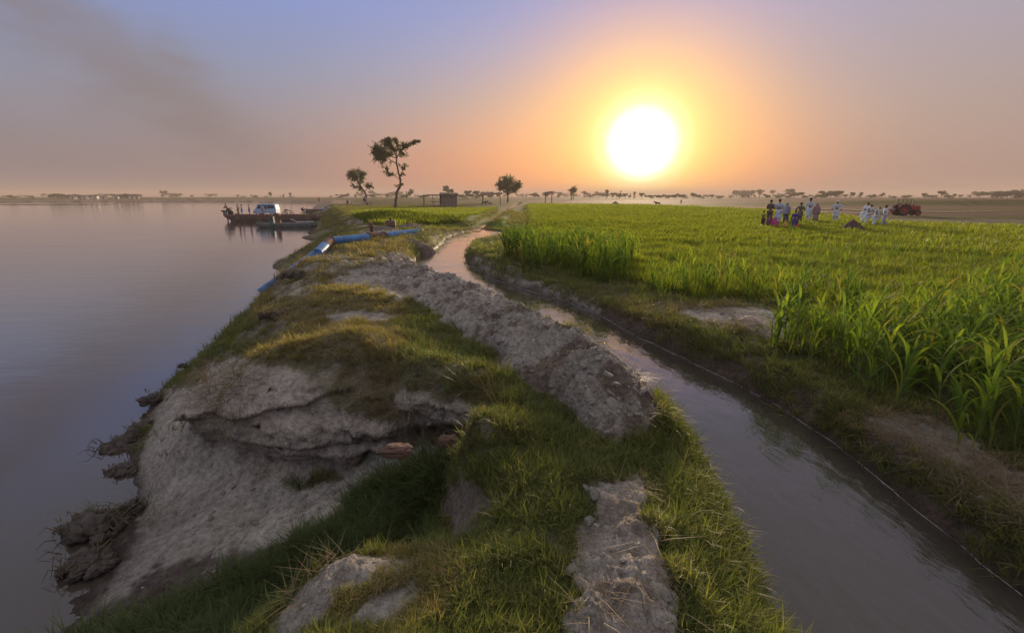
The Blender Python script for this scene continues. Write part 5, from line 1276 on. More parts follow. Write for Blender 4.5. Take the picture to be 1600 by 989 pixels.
    if hair in ('short', 'cap'):
        hs = ((.054, -.018, 1.0), (.058, .005, 1.0), (.056, .028, 1.0), (.046, .046, 1.0), (.026, .058, 1.0), (.004, .062, 1)) if hair == 'short' else ((.058, .004, 1), (.060, .020, 1), (.059, .046, 1), (.054, .056, 1), (.02, .060, 1))
        for r_, h_, _ in hs:
            c = J['head'] + up * h_ + bk * (.010 if hair == 'short' else .002)
            rings.append([c + v(1, 0, 0) * math.cos(a) * r_ * .92 + bk * -math.sin(a) * r_ * 1.12 + (up * (.018 if math.sin(a) > .3 and h_ < .02 and hair == 'short' else 0)) for a in np.linspace(0, 2 * math.pi, 14, endpoint=False)])
        mb.loft(rings); mb.build('cap' if hair == 'cap' else 'hair', hm, o, smooth=True)
    elif hair in ('shawl', 'turban'):
        if hair == 'turban':
            for k, (r_, h_) in enumerate(((.052, .012), (.056, .026), (.050, .040))):
                c = J['head'] + up * h_; mb.tube([c + v(1, 0, 0) * math.cos(a) * r_ + bk * math.sin(a) * r_ * 1.1 + up * .008 * math.sin(a + k) for a in np.linspace(0, 2 * math.pi, 16, endpoint=False)], .018, 6, closed=True)
            mb.lathe([(.04, 0.01), (.04, .05), (0.0, .065)], J['head'], 10)
            mb.build('turban', hm, o, smooth=True)
        else:
            low = J['pelvis'].z - .02 if pose not in ('squat', 'sit') else .06
            prof = [(J['crown'] + up * .022, .006, .006), (J['crown'] + up * .010, .045, .05), (J['head'], .062, .068), (J['jaw'], .060, .066), (J['neck'], .075, .066), (J['chest'] + v(0, 0, .05), .128, .088), (J['chest'] + v(0, -.01, -.03), .150, .100), (v(0, J['waist'].y - .015, (J['waist'].z + low) / 2 + .02), .152, .112), (v(0, J['pelvis'].y - .01, low), .150, .120)]
            for k, (c, rx, ry) in enumerate(prof):
                rings.append([c + bk * .012 + v(math.cos(a) * rx * (1 + .05 * (k > 4) * math.sin(6 * a)), math.sin(a) * ry * (1 + .06 * (k > 4) * math.cos(5 * a)) - .004 * k, 0) for a in np.linspace(0, 2 * math.pi, 18, endpoint=False)])
            mb.loft(rings, cap=False); mb.build('shawl', hm, o, smooth=True)
    return o
def fpos(px_, py_):
    p_ = onland(px_, py_); return (p_.x, p_.y, p_.z)
def hh(px_, py_, hp):       # body height from its size in the picture
    p_ = onland(px_, py_); return hp * (p_.y * CP - (p_.z - CAMZ) * SP) / 756 / 0.975
BLUEW = (0.50, 0.55, 0.66); WHITE = (0.62, 0.63, 0.66); DARK = (0.03, 0.025, 0.03)
P_ = person
P_(fpos(1191, 356), R(-60), hh(1191, 356, 26), 'child in a yellow shirt standing leftmost of the group in the field', (0.42, 0.40, 0.10), (0.05, 0.04, 0.05), 'fold', tunic=0, sleeve=False)
P_(fpos(1201, 351), R(-50), hh(1201, 351, 37), 'boy in dark checked shirt standing behind the yellow shirted child', (0.09, 0.075, 0.09), (0.07, 0.05, 0.05), 'fold', tunic=0)
P_(fpos(1214, 352), R(-40), hh(1214, 352, 39), 'man in long pale blue tunic, arms folded, second tallest at the left of the group', BLUEW, BLUEW, 'fold', tunic=.34)
P_(fpos(1226, 352), R(-45), hh(1226, 352, 34), 'woman wrapped in a grey blue shawl over a dark striped skirt', (0.10, 0.07, 0.10), (0.09, 0.05, 0.07), 'stand', 'shawl', headc=(0.20, 0.22, 0.30), tunic=.40)
P_(fpos(1202, 356.5), R(-30), hh(1202, 356.5, 33), 'woman in a dark maroon patterned shawl squatting at the left of the group', (0.14, 0.03, 0.06), (0.10, 0.03, 0.05), 'squat', 'shawl', headc=(0.16, 0.035, 0.07))
P_(fpos(1210, 358), R(-20), hh(1210, 358, 30), 'girl in a bright magenta shawl squatting beside the maroon one', (0.38, 0.03, 0.16), (0.30, 0.03, 0.12), 'squat', 'shawl', headc=(0.42, 0.04, 0.18))
P_(fpos(1226.5, 360), R(-20), hh(1226.5, 360, 27), 'child in mustard yellow clothes sitting on the grass', (0.48, 0.27, 0.05), (0.40, 0.2, 0.05), 'sit', 'shawl', headc=(0.50, 0.30, 0.06))
P_(fpos(1239.5, 361), R(-30), hh(1239.5, 361, 31), 'child in a purple shirt and blue trousers standing with back turned', (0.08, 0.04, 0.26), (0.06, 0.08, 0.22), 'stand', tunic=.22)
P_(fpos(1245, 361), R(-20), hh(1245, 361, 26), 'small child in bright orange red clothes sitting by the purple shirt', (0.60, 0.10, 0.03), (0.5, 0.08, 0.03), 'sit', 'short')
P_(fpos(1248, 351), R(-60), hh(1248, 351, 33), 'boy in olive tunic standing with hands on his hips', (0.15, 0.13, 0.08), (0.14, 0.11, 0.09), 'akimbo', tunic=.22)
P_(fpos(1262, 349), R(-50), hh(1262, 349, 38), 'tall man in white tunic leaning on the right of the group', BLUEW, WHITE, 'stride', tunic=.34, headc=(0.03, 0.02, 0.02))
P_(fpos(1273, 349.5), R(130), hh(1273, 349.5, 31), 'woman in a dusty pink dress and scarf facing the tall man', (0.30, 0.19, 0.20), (0.26, 0.17, 0.2), 'stand', 'shawl', headc=(0.36, 0.20, 0.21), tunic=.42)
P_(fpos(1304, 349), R(-25), hh(1304, 349, 34), 'man in pale blue tunic and white cap standing alone, hands behind', BLUEW, BLUEW, 'akimbo', 'cap', headc=(0.66, 0.66, 0.66), tunic=.30)
P_(fpos(1345, 351), R(-70), hh(1345, 351, 34), 'dark haired man in white bending behind the dark earth heap', WHITE, WHITE, 'pull', tunic=.28, lean=.1)
P_(fpos(1352, 353), R(-75), hh(1352, 353, 33), 'man in white with a dark sling pulling beside the earth heap', BLUEW, BLUEW, 'pull', tunic=.28, vest=None)
P_(fpos(1364, 356), R(-80), hh(1364, 356, 33), 'man in white wearing a yellow headcloth, bending forward to pull', BLUEW, WHITE, 'pull', 'turban', headc=(0.50, 0.40, 0.10), tunic=.26)
P_(fpos(1379, 356), R(80), hh(1379, 356, 34), 'man in pale clothes with legs apart, rightmost of the pulling men', WHITE, (0.45, 0.48, 0.55), 'stride', tunic=.18, headc=(0.06, 0.045, 0.04))
# their two long poles and the fork leaning at the group
def pole(name, a, b, r, mat, label, cat):
    mb = MB(); c = Vector(a); mb.tube([Vector(a) - c, Vector(b) - c], r, 7); o = mb.build(name, mat, None, smooth=True); o.location = c; return tag(o, label, cat)
m_wood = simple('weathered_wood', (0.30, 0.24, 0.18), 0.85, 0.3, 12, bmp=0.4)
a_ = Vector(fpos(1256, 350)); k_ = a_.y / 756
pole('staff', at(1266, 336, 2.35), at(1279, 322, 2.95), 0.035, m_wood, 'pale wooden staff held slanting between the tall man and the pink dress', 'staff')
q_ = Vector(fpos(1365, 355)); pole('spade_shaft', q_ + Vector((0.05, 0, 0.1)), q_ + Vector((0.75, 0.1, 1.35)), 0.03, m_wood, 'wooden spade shaft slanting between the two rightmost men', 'spade')
q1 = Vector(fpos(1350, 352)); pole('pulled_pole', q1 + Vector((0, 0.1, 1.18)), q1 + Vector((1.9, -0.1, 1.15)), 0.03, simple('pale_pole', (0.5, 0.52, 0.55), 0.7, 0.1, 5), 'long pale pole carried level by the pulling men', 'pole')

# ------------------------------------------------------------------ tractor
m_red = simple('red_paint', (0.30, 0.045, 0.035), 0.5, 0.35, 3); m_tyre = simple('tyre', (0.06, 0.035, 0.032), 0.85, 0.25, 10, bmp=0.5); m_dk = simple('dark_iron', (0.04, 0.035, 0.035), 0.6, 0.3, 8)
tp = onland(1410, 337); tk = tp.y / 756
o = empty('tractor', tp, R(-6)); tag(o, 'old red farm tractor parked on the ploughed ground at the right', 'tractor')
def wheel(parent, c, r, w, rim=m_red, lugs=18):
    t = MB(); t.lathe([(r * .62, -w * .42), (r * .78, -w * .5), (r * .97, -w * .42), (r, -w * .2), (r, w * .2), (r * .97, w * .42), (r * .78, w * .5), (r * .62, w * .42)], (0, 0, 0), 28, 'Y', cap=False)
    for k in range(lugs):
        a = 2 * math.pi * k / lugs; t.box((math.cos(a) * r * 1.0, 0, math.sin(a) * r * 1.0), (r * .10, w * .8, r * .07), Matrix.Rotation(-a, 3, 'Y'))
    wo_ = t.build('wheel', m_tyre, parent, smooth=True); wo_.location = c
    q = MB(); q.lathe([(r * .64, -w * .34), (r * .56, -w * .36), (r * .42, -w * .1), (r * .18, -w * .14), (r * .16, -w * .34), (0, -w * .36)], (0, 0, 0), 20, 'Y', cap=False); q.lathe([(r * .64, w * .34), (r * .56, w * .36), (r * .42, w * .1), (r * .18, w * .14), (r * .16, w * .34), (0, w * .36)], (0, 0, 0), 20, 'Y', cap=False)
    q.build('rim', rim, wo_, smooth=True); return wo_
# +X ahead (to the right in the photo), metres
for s in (-1, 1): wheel(o, (-.35, .72 * s, .72), .72, .36); wheel(o, (1.55, .58 * s, .38), .38, .20, lugs=0)
MB().loft([[Vector((x, y * w_, z)) for y, z in ((-1, z0), (1, z0), (1, z1), (.7, z1 + .12), (-.7, z1 + .12), (-1, z1))] for x, w_, z0, z1 in ((.25, .32, .75, 1.35), (1.0, .30, .75, 1.32), (1.9, .26, .75, 1.22), (2.0, .22, .78, 1.12))]).build('hood', m_red, o, bevel=.02)
MB().box((.3, 0, .66), (2.9, .34, .34)).box((1.55, 0, .42), (.14, 1.1, .12)).box((-.35, 0, .72), (.3, 1.2, .3)).build('chassis', m_dk, o, bevel=.01)
for s in (-1, 1):
    f = MB(); rr_ = [[Vector((-.35 + math.cos(a) * r_, s * (.5 + .42 * q), .72 + math.sin(a) * r_)) for q in (0, 1)] for a in np.linspace(R(10), R(150), 9) for r_ in (.84,)]
    vs = []; fs = []
    for k, a in enumerate(np.linspace(R(10), R(150), 9)):
        for r_ in (.82, .86):
            for q in (0, 1): vs.append((-.35 + math.cos(a) * r_, s * (.45 + .45 * q), .72 + math.sin(a) * r_))
        if k: b = 4 * k; fs += [(b - 4, b - 3, b + 1, b), (b - 2, b - 1, b + 3, b + 2), (b - 4, b - 2, b + 2, b), (b - 3, b - 1, b + 3, b + 1)]
    fs += [(0, 1, 3, 2), (32, 33, 35, 34)]; f.add(vs, fs); f.build('mudguard', m_red, o)
MB().box((-.35, 0, 1.12), (.5, .5, .12)).box((-.58, 0, 1.38), (.1, .48, .45)).build('seat', m_dk, o, bevel=.03)
MB().tube([(.35, 0, 1.25), (.1, 0, 1.55)], .03, 6).tube([(.08 + .05 * math.cos(a), .2 * math.cos(a), 1.56 + .17 * math.sin(a)) for a in np.linspace(0, 2 * math.pi, 14, endpoint=False)], .02, 5, closed=True).build('steering_wheel', m_dk, o)
MB().tube([(1.1, .1, 1.4), (1.1, .1, 2.0)], .045, 8).build('exhaust', m_dk, o)
fr_ = MB()
for x_, x2 in ((-.75, -.45), (.35, .55)):
    for s in (-1, 1): fr_.tube([(x_, .45 * s, 1.2), (x2, .45 * s, 2.15)], .035, 6)
fr_.box((.05, 0, 2.17), (1.4, 1.1, .05)); fr_.build('roof_frame', m_dk, o)
MB().box((-1.35, 0, .75), (1.0, .12, .12)).box((-1.6, 0, .75), (.15, 1.6, .15)).tube([(-1.6, -.6, .75), (-1.9, -.6, .2)], .06, 6).tube([(-1.6, 0, .75), (-1.9, 0, .2)], .06, 6).tube([(-1.6, .6, .75), (-1.9, .6, .2)], .06, 6).build('plough', m_red, o)
o.scale = (tk * 44 / 3.95,) * 3

# ------------------------------------------------------------------ hut and shelters
m_thatch = simple('thatch', (0.22, 0.16, 0.11), 0.95, 0.4, 5, bmp=0.9); m_mat_ = simple('reed_matting', (0.26, 0.20, 0.18), 0.95, 0.35, 7, bmp=0.7); m_dw = simple('hut_brown_cloth', (0.16, 0.09, 0.07), 0.9, 0.3, 4); m_post = simple('post_wood', (0.10, 0.075, 0.06), 0.9, 0.3, 8)
hp_ = onland(697, 323.5); hk = hp_.y / 756
o = empty('hut', hp_, 0.12); tag(o, 'low reed hut with cloth hung walls and a thatched lean-to on its left', 'hut')
def rough_sheet(w, d, z0, z1, n=18, seed=1, th=0.25, arch=0.0):
    """thatch roof sheet with a ragged edge and real thickness"""
    gq = np.random.default_rng(seed); mb = MB(); vs = []
    for lay in (0, 1):
        for i in range(n):
            for j in range(8):
                u, v_ = i / (n - 1), j / 7; x_ = (u - .5) * w * (1 + .04 * gq.normal() * (j in (0, 7))); y_ = (v_ - .5) * d + gq.normal() * .05 * (j in (0, 7))
                vs.append((x_, y_, z0 + (z1 - z0) * u + arch * math.sin(math.pi * v_) + lay * th + gq.normal() * .04))
    fs = []; N_ = n * 8
    for i in range(n - 1):
        for j in range(7):
            a = i * 8 + j; fs += [(a, a + 1, a + 9, a + 8), (N_ + a, N_ + a + 8, N_ + a + 9, N_ + a + 1)]
        fs += [(i * 8, (i + 1) * 8, N_ + (i + 1) * 8, N_ + i * 8), (i * 8 + 7, N_ + i * 8 + 7, N_ + (i + 1) * 8 + 7, (i + 1) * 8 + 7)]
    fs += [tuple([j for j in range(8)] + [N_ + j for j in range(7, -1, -1)]), tuple([(n - 1) * 8 + j for j in range(7, -1, -1)] + [N_ + (n - 1) * 8 + j for j in range(8)])]
    mb.add(vs, fs); return mb
def panel(w, h, th, seed, folds=6):
    n = 24; vs = []; gq = np.random.default_rng(seed)
    for s in (0, 1):
        for i in range(n):
            for j in range(4):
                u = i / (n - 1); vs.append(((u - .5) * w, s * th + .05 * math.sin(u * folds * 6.28), h * j / 3 * (1 + .03 * gq.normal() * (j == 3))))
    fs = []; N_ = n * 4
    for i in range(n - 1):
        for j in range(3):
            a = i * 4 + j; fs += [(a, a + 4, a + 5, a + 1), (N_ + a, N_ + a + 1, N_ + a + 5, N_ + a + 4)]
        fs += [(i * 4 + 3, i * 4 + 7, N_ + i * 4 + 7, N_ + i * 4 + 3)]
    return MB().add(vs, fs)
x_ = panel(2.9, 2.15, .08, 2, 9).build('front_wall', m_mat_, o); x_.location = (.6, -1.6, 0)
x_ = panel(2.9, 2.1, .08, 3, 7).build('back_wall', m_mat_, o); x_.location = (.6, 1.6, 0)
x_ = panel(3.2, 2.1, .08, 4, 8).build('side_wall', m_dw, o); x_.location = (-.9, 0, 0); x_.rotation_euler = (0, 0, math.pi / 2)
x_ = panel(3.2, 2.1, .08, 5, 8).build('side_wall', m_mat_, o); x_.location = (2.05, 0, 0); x_.rotation_euler = (0, 0, math.pi / 2)
x_ = rough_sheet(3.4, 3.7, 2.1, 2.05, 18, 6, .28, .25).build('roof', m_thatch, o); x_.location = (.6, 0, 0)
x_ = rough_sheet(3.4, 2.8, 2.05, 2.1, 18, 7, .14).build('lean_to_roof', m_thatch, o); x_.location = (-2.5, -.2, 0)
for a, b in ((-4.1, -1.5), (-4.1, 1.1), (-2.4, -1.5), (-1.1, -1.6)):
    MB().tube([(a, b, -.2), (a + .05, b, 2.15)], .06, 6).build('post', m_post, o)
MB().box((-2.1, -.9, .95), (1.6, .7, .08)).box((-2.1, -.9, .5), (.08, .6, .9)).build('shelf', m_post, o)
o.scale = (hk * 0.118 / 0.118 * 54 / 6.6,) * 3 if False else (hk * 54 / 6.7,) * 3
def rope_bed(loc, rz, label, s=1.0, group=None):
    o = empty('rope_bed', loc, rz, s); tag(o, label, 'rope bed', group)
    for a in (-.9, .9):
        for b in (-.45, .45): MB().lathe([(.035, -.05), (.045, .25), (.03, .35), (.045, .52), (0, .54)], (a, b, 0), 7).build('leg', m_wood, o)
    f = MB(); f.tube([(-.9, -.45, .44), (.9, -.45, .44)], .03, 6).tube([(-.9, .45, .44), (.9, .45, .44)], .03, 6).tube([(-.9, -.45, .44), (-.9, .45, .44)], .03, 6).tube([(.9, -.45, .44), (.9, .45, .44)], .03, 6); f.build('frame', m_wood, o)
    w_ = MB()
    for k in range(15): w_.tube([(-.85 + k * .12, -.44, .45), (-.85 + k * .12, .44, .45)], .012, 3)
    for k in range(7): w_.tube([(-.88, -.4 + k * .13, .465), (.88, -.4 + k * .13, .465)], .012, 3)
    w_.build('webbing', simple('rope', (0.35, 0.28, 0.2), 0.9, 0.2, 10), o); return o
p_ = onland(672, 324); rope_bed((p_.x, p_.y - .5, p_.z), 0.2, 'rope bed standing under the lean-to of the hut', 1.1)
p_ = onland(685, 324.5); rope_bed((p_.x, p_.y - 1, p_.z), -0.1, 'rope bed in front of the dark hut doorway', 1.0)
def shelter(px_, py_, wpx, hpx, label, name='shelter', legs=((-.9, -.8), (.9, -.8), (-.9, .8), (.9, .8)), arch=.35):
    p_ = onland(px_, py_); k_ = p_.y / 756; o = empty(name, p_); tag(o, label, 'shelter'); w_ = wpx * k_; h_ = hpx * k_
    for a, b in legs: MB().tube([(a * w_ / 2, b * w_ * .25, -.3), (a * w_ / 2 * .97, b * w_ * .25, h_ * .85)], .02 * h_ + .03, 6).build('post', m_post, o)
    rough_sheet(w_ * 1.1, w_ * .62, h_ * .82, h_ * .9, 16, int(px_), h_ * .06, h_ * arch * .3).build('roof', m_thatch, o); return o
shelter(768, 320, 30, 17, 'open thatched shelter on thin posts left of the round tree')
shelter(857, 318, 11, 17, 'tiny tall post shelter on the plain between round tree and sun')
p_ = onland(565, 324); rope_bed((p_.x, p_.y, p_.z), .3, 'rope bed in the shade of the smaller acacia', 2.0)
P_((p_.x + .8, p_.y, p_.z + .85), R(160), 2.3, 'person in a pale shawl sitting on the rope bed by the smaller acacia', (0.25, 0.2, 0.18), (0.1, .07, .06), 'sit', 'shawl', headc=(0.4, 0.33, 0.29))
q_ = onland(543, 319.5); P_((q_.x, q_.y, q_.z), R(10), q_.y / 756 * 12, 'dark figure squatting far off between bank and smaller acacia', (0.08, 0.07, 0.07), (.06, .05, .05), 'squat', 'short')
q_ = onland(701, 307.6 + 3); 
# ------------------------------------------------------------------ ox and far figures
def animal(px_, py_, lenpx, rz, rgb, label, cat='ox', name='ox'):
    p_ = onland(px_, py_); k_ = p_.y / 756; s = lenpx * k_ / 1.5
    nd = {'hip': ((-.55, 0, .95), (.20, .22)), 'bel': ((-.1, 0, .88), (.25, .26)), 'che': ((.4, 0, .95), (.22, .27)), 'nek': ((.68, 0, 1.12), (.12, .15)), 'hea': ((.90, 0, 1.22), (.09, .10)), 'muz': ((1.10, 0, 1.05), (.055, .06)),
          'tl1': ((-.76, 0, .95), .03), 'tl2': ((-.82, 0, .5), .018)}
    ed = [('hip', 'bel'), ('bel', 'che'), ('che', 'nek'), ('nek', 'hea'), ('hea', 'muz'), ('hip', 'tl1'), ('tl1', 'tl2')]
    for sd_, n in ((-1, 'l'), (1, 'r')):
        nd.update({'th' + n: ((-.55, .13 * sd_, .80), .12), 'st' + n: ((-.45, .14 * sd_, .60), .07), 'hk' + n: ((-.62, .14 * sd_, .42), .045), 'hf' + n: ((-.58, .14 * sd_, .03), .04),
                   'fs' + n: ((.42, .13 * sd_, .72), .09), 'fk' + n: ((.44, .13 * sd_, .42), .05), 'ff' + n: ((.43, .13 * sd_, .03), .04), 'ho' + n: ((.86, .13 * sd_, 1.38), .02)})
        ed += [('hip', 'th' + n), ('th' + n, 'st' + n), ('st' + n, 'hk' + n), ('hk' + n, 'hf' + n), ('che', 'fs' + n), ('fs' + n, 'fk' + n), ('fk' + n, 'ff' + n), ('hea', 'ho' + n)]
    me = skin({a: (Vector(b), c) for a, (b, c) in nd.items()}, ed, 1); me.materials.append(simple('hide_%02d' % int(rgb[0] * 99), rgb, 0.8, 0.2, 4))
    o = link(name, me, None, p_, (0, 0, rz)); o.scale = (s,) * 3; return tag(o, label, cat)
animal(1027, 323, 9, R(180), (0.14, 0.06, 0.04), 'reddish brown cow out on the plain just right below the sun', 'cow', 'cow')
animal(757, 322, 9, R(10), (0.10, 0.07, 0.06), 'dark goat-like animal under the open shelter, left one', 'goat', 'goat')
animal(766, 321.5, 6, R(170), (0.12, 0.09, 0.08), 'small dark animal under the open shelter, right one', 'goat', 'goat')
q_ = onland(1064, 319); P_((q_.x, q_.y, q_.z), 0, q_.y / 756 * 7, 'lone tiny dark figure standing on the plain right of the sun', (0.08, 0.06, 0.05), (.06, .05, .04))
q_ = onland(1050, 323); animal(1047, 323.5, 4, 0, (0.2, 0.14, 0.1), 'very small calf behind the reddish cow on the plain', 'calf', 'calf')

# ------------------------------------------------------------------ boats
m_hull = simple('weathered_hull', (0.13, 0.085, 0.07), 0.75, 0.4, 1.6, bmp=0.4); m_hullr = simple('red_gunwale', (0.22, 0.085, 0.065), 0.7, 0.3, 2.5); m_deck = simple('deck_boards', (0.26, 0.19, 0.15), 0.8, 0.3, 3); m_green = simple('green_hull', (0.10, 0.13, 0.12), 0.7, 0.45, 2.2, bmp=0.4); m_teal = simple('teal_engine', (0.03, 0.13, 0.14), 0.6, 0.3, 5); m_steel = simple('dull_steel', (0.22, 0.20, 0.19), 0.5, 0.3, 5, metal=0.3); m_bluep = simple('blue_shaft', (0.06, 0.09, 0.20), 0.6, 0.3, 5)
def hull(Lh, Wd, Hh, bow, z0=-.25, n=22, rake=1.0):
    """closed wooden hull: raked bow at -x; returns outer shell with thickness"""
    rings = []
    for i in range(n):
        t = i / (n - 1); x_ = -Lh / 2 + t * Lh
        b = smooth(0, bow, t); w_ = Wd / 2 * (0.62 + 0.38 * b); zb = z0 + (Hh * .72 - z0) * (1 - b) ** 1.3 * rake
        e = smooth(0.92, 1.0, t); zb += (Hh * .5 - z0) * e * .8
        zt = Hh + .22 * (1 - b) ** 2
        rings.append([Vector((x_, -w_ * .86, zb)), Vector((x_, w_ * .86, zb)), Vector((x_, w_, (zb + zt) / 2)), Vector((x_, w_, zt)), Vector((x_, w_ - .08, zt)), Vector((x_, w_ - .10, max(zb + .06, Hh - .22))), Vector((x_, -w_ + .10, max(zb + .06, Hh - .22))), Vector((x_, -w_ + .08, zt)), Vector((x_, -w_, zt)), Vector((x_, -w_, (zb + zt) / 2))])
    return MB().loft(rings)
fc = at(430, 346.2, 0.0); fw = 144 * fc.y * 1.0 / 756
o = empty('ferry', (fc.x - .8, fc.y + 1.6, 0), R(-1)); tag(o, 'long weathered wooden ferry boat carrying a van, motorcycles and people', 'ferry')
LF = 14.6
hull(LF, 3.6, .95, .14).build('hull', m_hull, o)
g2 = MB(); g2.box((.8, -1.84, .90), (12.6, .06, .16)); g2.build('rubbing_strake', m_hullr, o); g2 = MB(); g2.box((.8, 1.84, .90), (12.6, .06, .16)); g2.build('rubbing_strake', m_hullr, o)
bd = bpy.data.meshes.new('plank'); mbp = MB().box((0, 0, 0), (.27, 3.36, .05)); bd.from_pydata([tuple(v) for v in mbp.v], [], mbp.f); bd.materials.append(m_deck)
for k in range(48): x_ = link('plank', bd, o, (-6.3 + k * .28, 0, .80 + .006 * (k % 3)))
for k in range(16): MB().box((-5.2 + k * .8, -1.815, .35), (.05, .05, 1.0)).build('rib', m_hull, o)
FZ = .84
def onferry(px_):
    u = (px_ - 800) / 756; yy = o_f.location.y; return (u * (yy * CP - (FZ - CAMZ) * SP), yy, FZ)
o_f = o
FE = empty('ferry_engine', (o.location.x - 7.0, o.location.y, .95), 0); tag(FE, 'black diesel engine and long propeller shaft hung over the ferry bow', 'boat engine')
MB().box((.35, 0, .3), (.7, .6, .6)).box((.35, 0, .68), (.45, .45, .2)).lathe([(.24, -.38), (.28, -.36), (.28, -.30), (.05, -.28)], (.7, 0, .3), 14, 'Y').build('engine_block', m_dk, FE, bevel=.03)
MB().tube([(.5, -.3, .9), (.1, -.3, 1.0), (-.3, 0, .7), (-.5, 0, .3)], .06, 6).tube([(.5, .3, .9), (.1, .3, 1.0), (-.3, 0, .7)], .06, 6).build('frame', m_dk, FE)
MB().tube([(-.8, 0, .5), (-.35, 0, -.3), (-.15, 0, -1.3)], [.16, .14, .10], 8).build('shaft', m_bluep, FE, smooth=True); MB().box((-.75, 0, .55), (.7, .3, .22)).build('gearbox', m_dk, FE, bevel=.03)
MB().box((-.15, 0, -1.15), (.10, .5, .12), Matrix.Rotation(.5, 3, 'X')).box((-.15, 0, -1.15), (.10, .5, .12), Matrix.Rotation(-.9, 3, 'X')).build('propeller', m_dk, FE)
# van
m_vbl = simple('pale_blue_paint', (0.30, 0.46, 0.66), 0.6, 0.12, 3, bmp=0.05); m_glass = simple('dark_glass', (0.025, 0.035, 0.05), 0.08, 0.1, 3, bmp=0); m_wh = simple('white_paint', (0.62, 0.64, 0.66), 0.4, 0.1, 3, bmp=0)
vx = onferry(418); van = empty('minivan', (vx[0], vx[1], FZ), 0); tag(van, 'pale blue minivan with open sliding door and roof rack on the ferry', 'van')
# side outline, front at -x
LV = 3.45; out = [(-1.72, .35), (-1.74, .62), (-1.66, .86), (-1.30, 1.10), (-1.02, 1.62), (-.80, 1.70), (1.35, 1.72), (1.58, 1.60), (1.70, .95), (1.70, .35)]
def vshell(inset):
    rings = []
    for s, sc_ in ((-1, .94), (-.97, 1.0), (.97, 1.0), (1, .94)):
        rings.append([Vector((x * sc_, s * .72 - (s * .10 * max(0, (z - .95) / .75)), z if sc_ == 1 else .35 + (z - .35) * .985 + .004)) for x, z in out])
    return rings
MB().loft(vshell(0)).build('body', m_vbl, van, bevel=.015)
def vpanel(nm, pts, mat, s=-1, off=.012):
    mb = MB(); a = [Vector((x, s * (.72 + off - .10 * max(0, (z - .95) / .75)), z)) for x, z in pts]; b = [v + Vector((0, -s * .03, 0)) for v in a]; mb.loft([a, b]); return mb.build(nm, mat, van)
for s in (-1, 1):
    vpanel('window', [(-1.15, 1.05), (-.92, 1.52), (-.55, 1.55), (-.55, 1.05)], m_glass, s)
    vpanel('window', [(.45, 1.05), (.45, 1.55), (1.42, 1.53), (1.52, 1.05)], m_glass, s)
    vpanel('stripe', [(-1.6, .78), (-1.6, .84), (-.50, .84), (-.50, .78)], m_wh, s); vpanel('stripe', [(.42, .78), (.42, .84), (1.66, .84), (1.66, .78)], m_wh, s)
    vpanel('bumper', [(-1.78, .36), (-1.78, .50), (-1.3, .50), (-1.3, .36)], m_dk, s, .02)
vpanel('door_opening', [(-.45, .46), (-.45, 1.56), (.36, 1.56), (.36, .46)], m_dk, -1, .006); vpanel('seat', [(-.25, .60), (-.30, 1.30), (-.12, 1.34), (.18, .85), (.22, .60)], simple('beige_seat', (0.45, 0.38, 0.3), 0.8, 0.1, 5), -1, .014)  # dark panel painted in for the shade inside the open door
vpanel('sliding_door', [(.40, .44), (.40, 1.0), (1.30, 1.0), (1.30, .44)], m_vbl, -1, .06)
ws = MB(); ws.loft([[Vector((-1.335, -.58, 1.12)), Vector((-1.335, .58, 1.12)), Vector((-1.06, .50, 1.58)), Vector((-1.06, -.50, 1.58))], [Vector((-1.31, -.58, 1.12)), Vector((-1.31, .58, 1.12)), Vector((-1.035, .50, 1.58)), Vector((-1.035, -.50, 1.58))]]); ws.build('windscreen', m_glass, van)
for s in (-1, 1):
    wheel(van, (-1.05, .62 * s, .28), .28, .18, m_wh, 0); wheel(van, (1.08, .62 * s, .28), .28, .18, m_wh, 0)
    MB().lathe([(.0, -.03), (.09, -.02), (.10, .02), (0, .03)], (-1.74, .45 * s, .70), 10, 'X').build('headlight', m_wh, van)
rk = MB()
for s in (-.5, .5): rk.tube([(-.7, s, 1.84), (1.2, s, 1.84)], .02, 5)
for k in range(6): rk.tube([(-.7 + k * .38, -.5, 1.84), (-.7 + k * .38, .5, 1.84)], .018, 5); rk.tube([(-.7 + k * .38, -.5, 1.70), (-.7 + k * .38, -.5, 1.86)], .018, 4)
rk.build('roof_rack', m_dk, van)
van.scale = (34 * fc.y * 1.04 / 756 / 3.45,) * 3
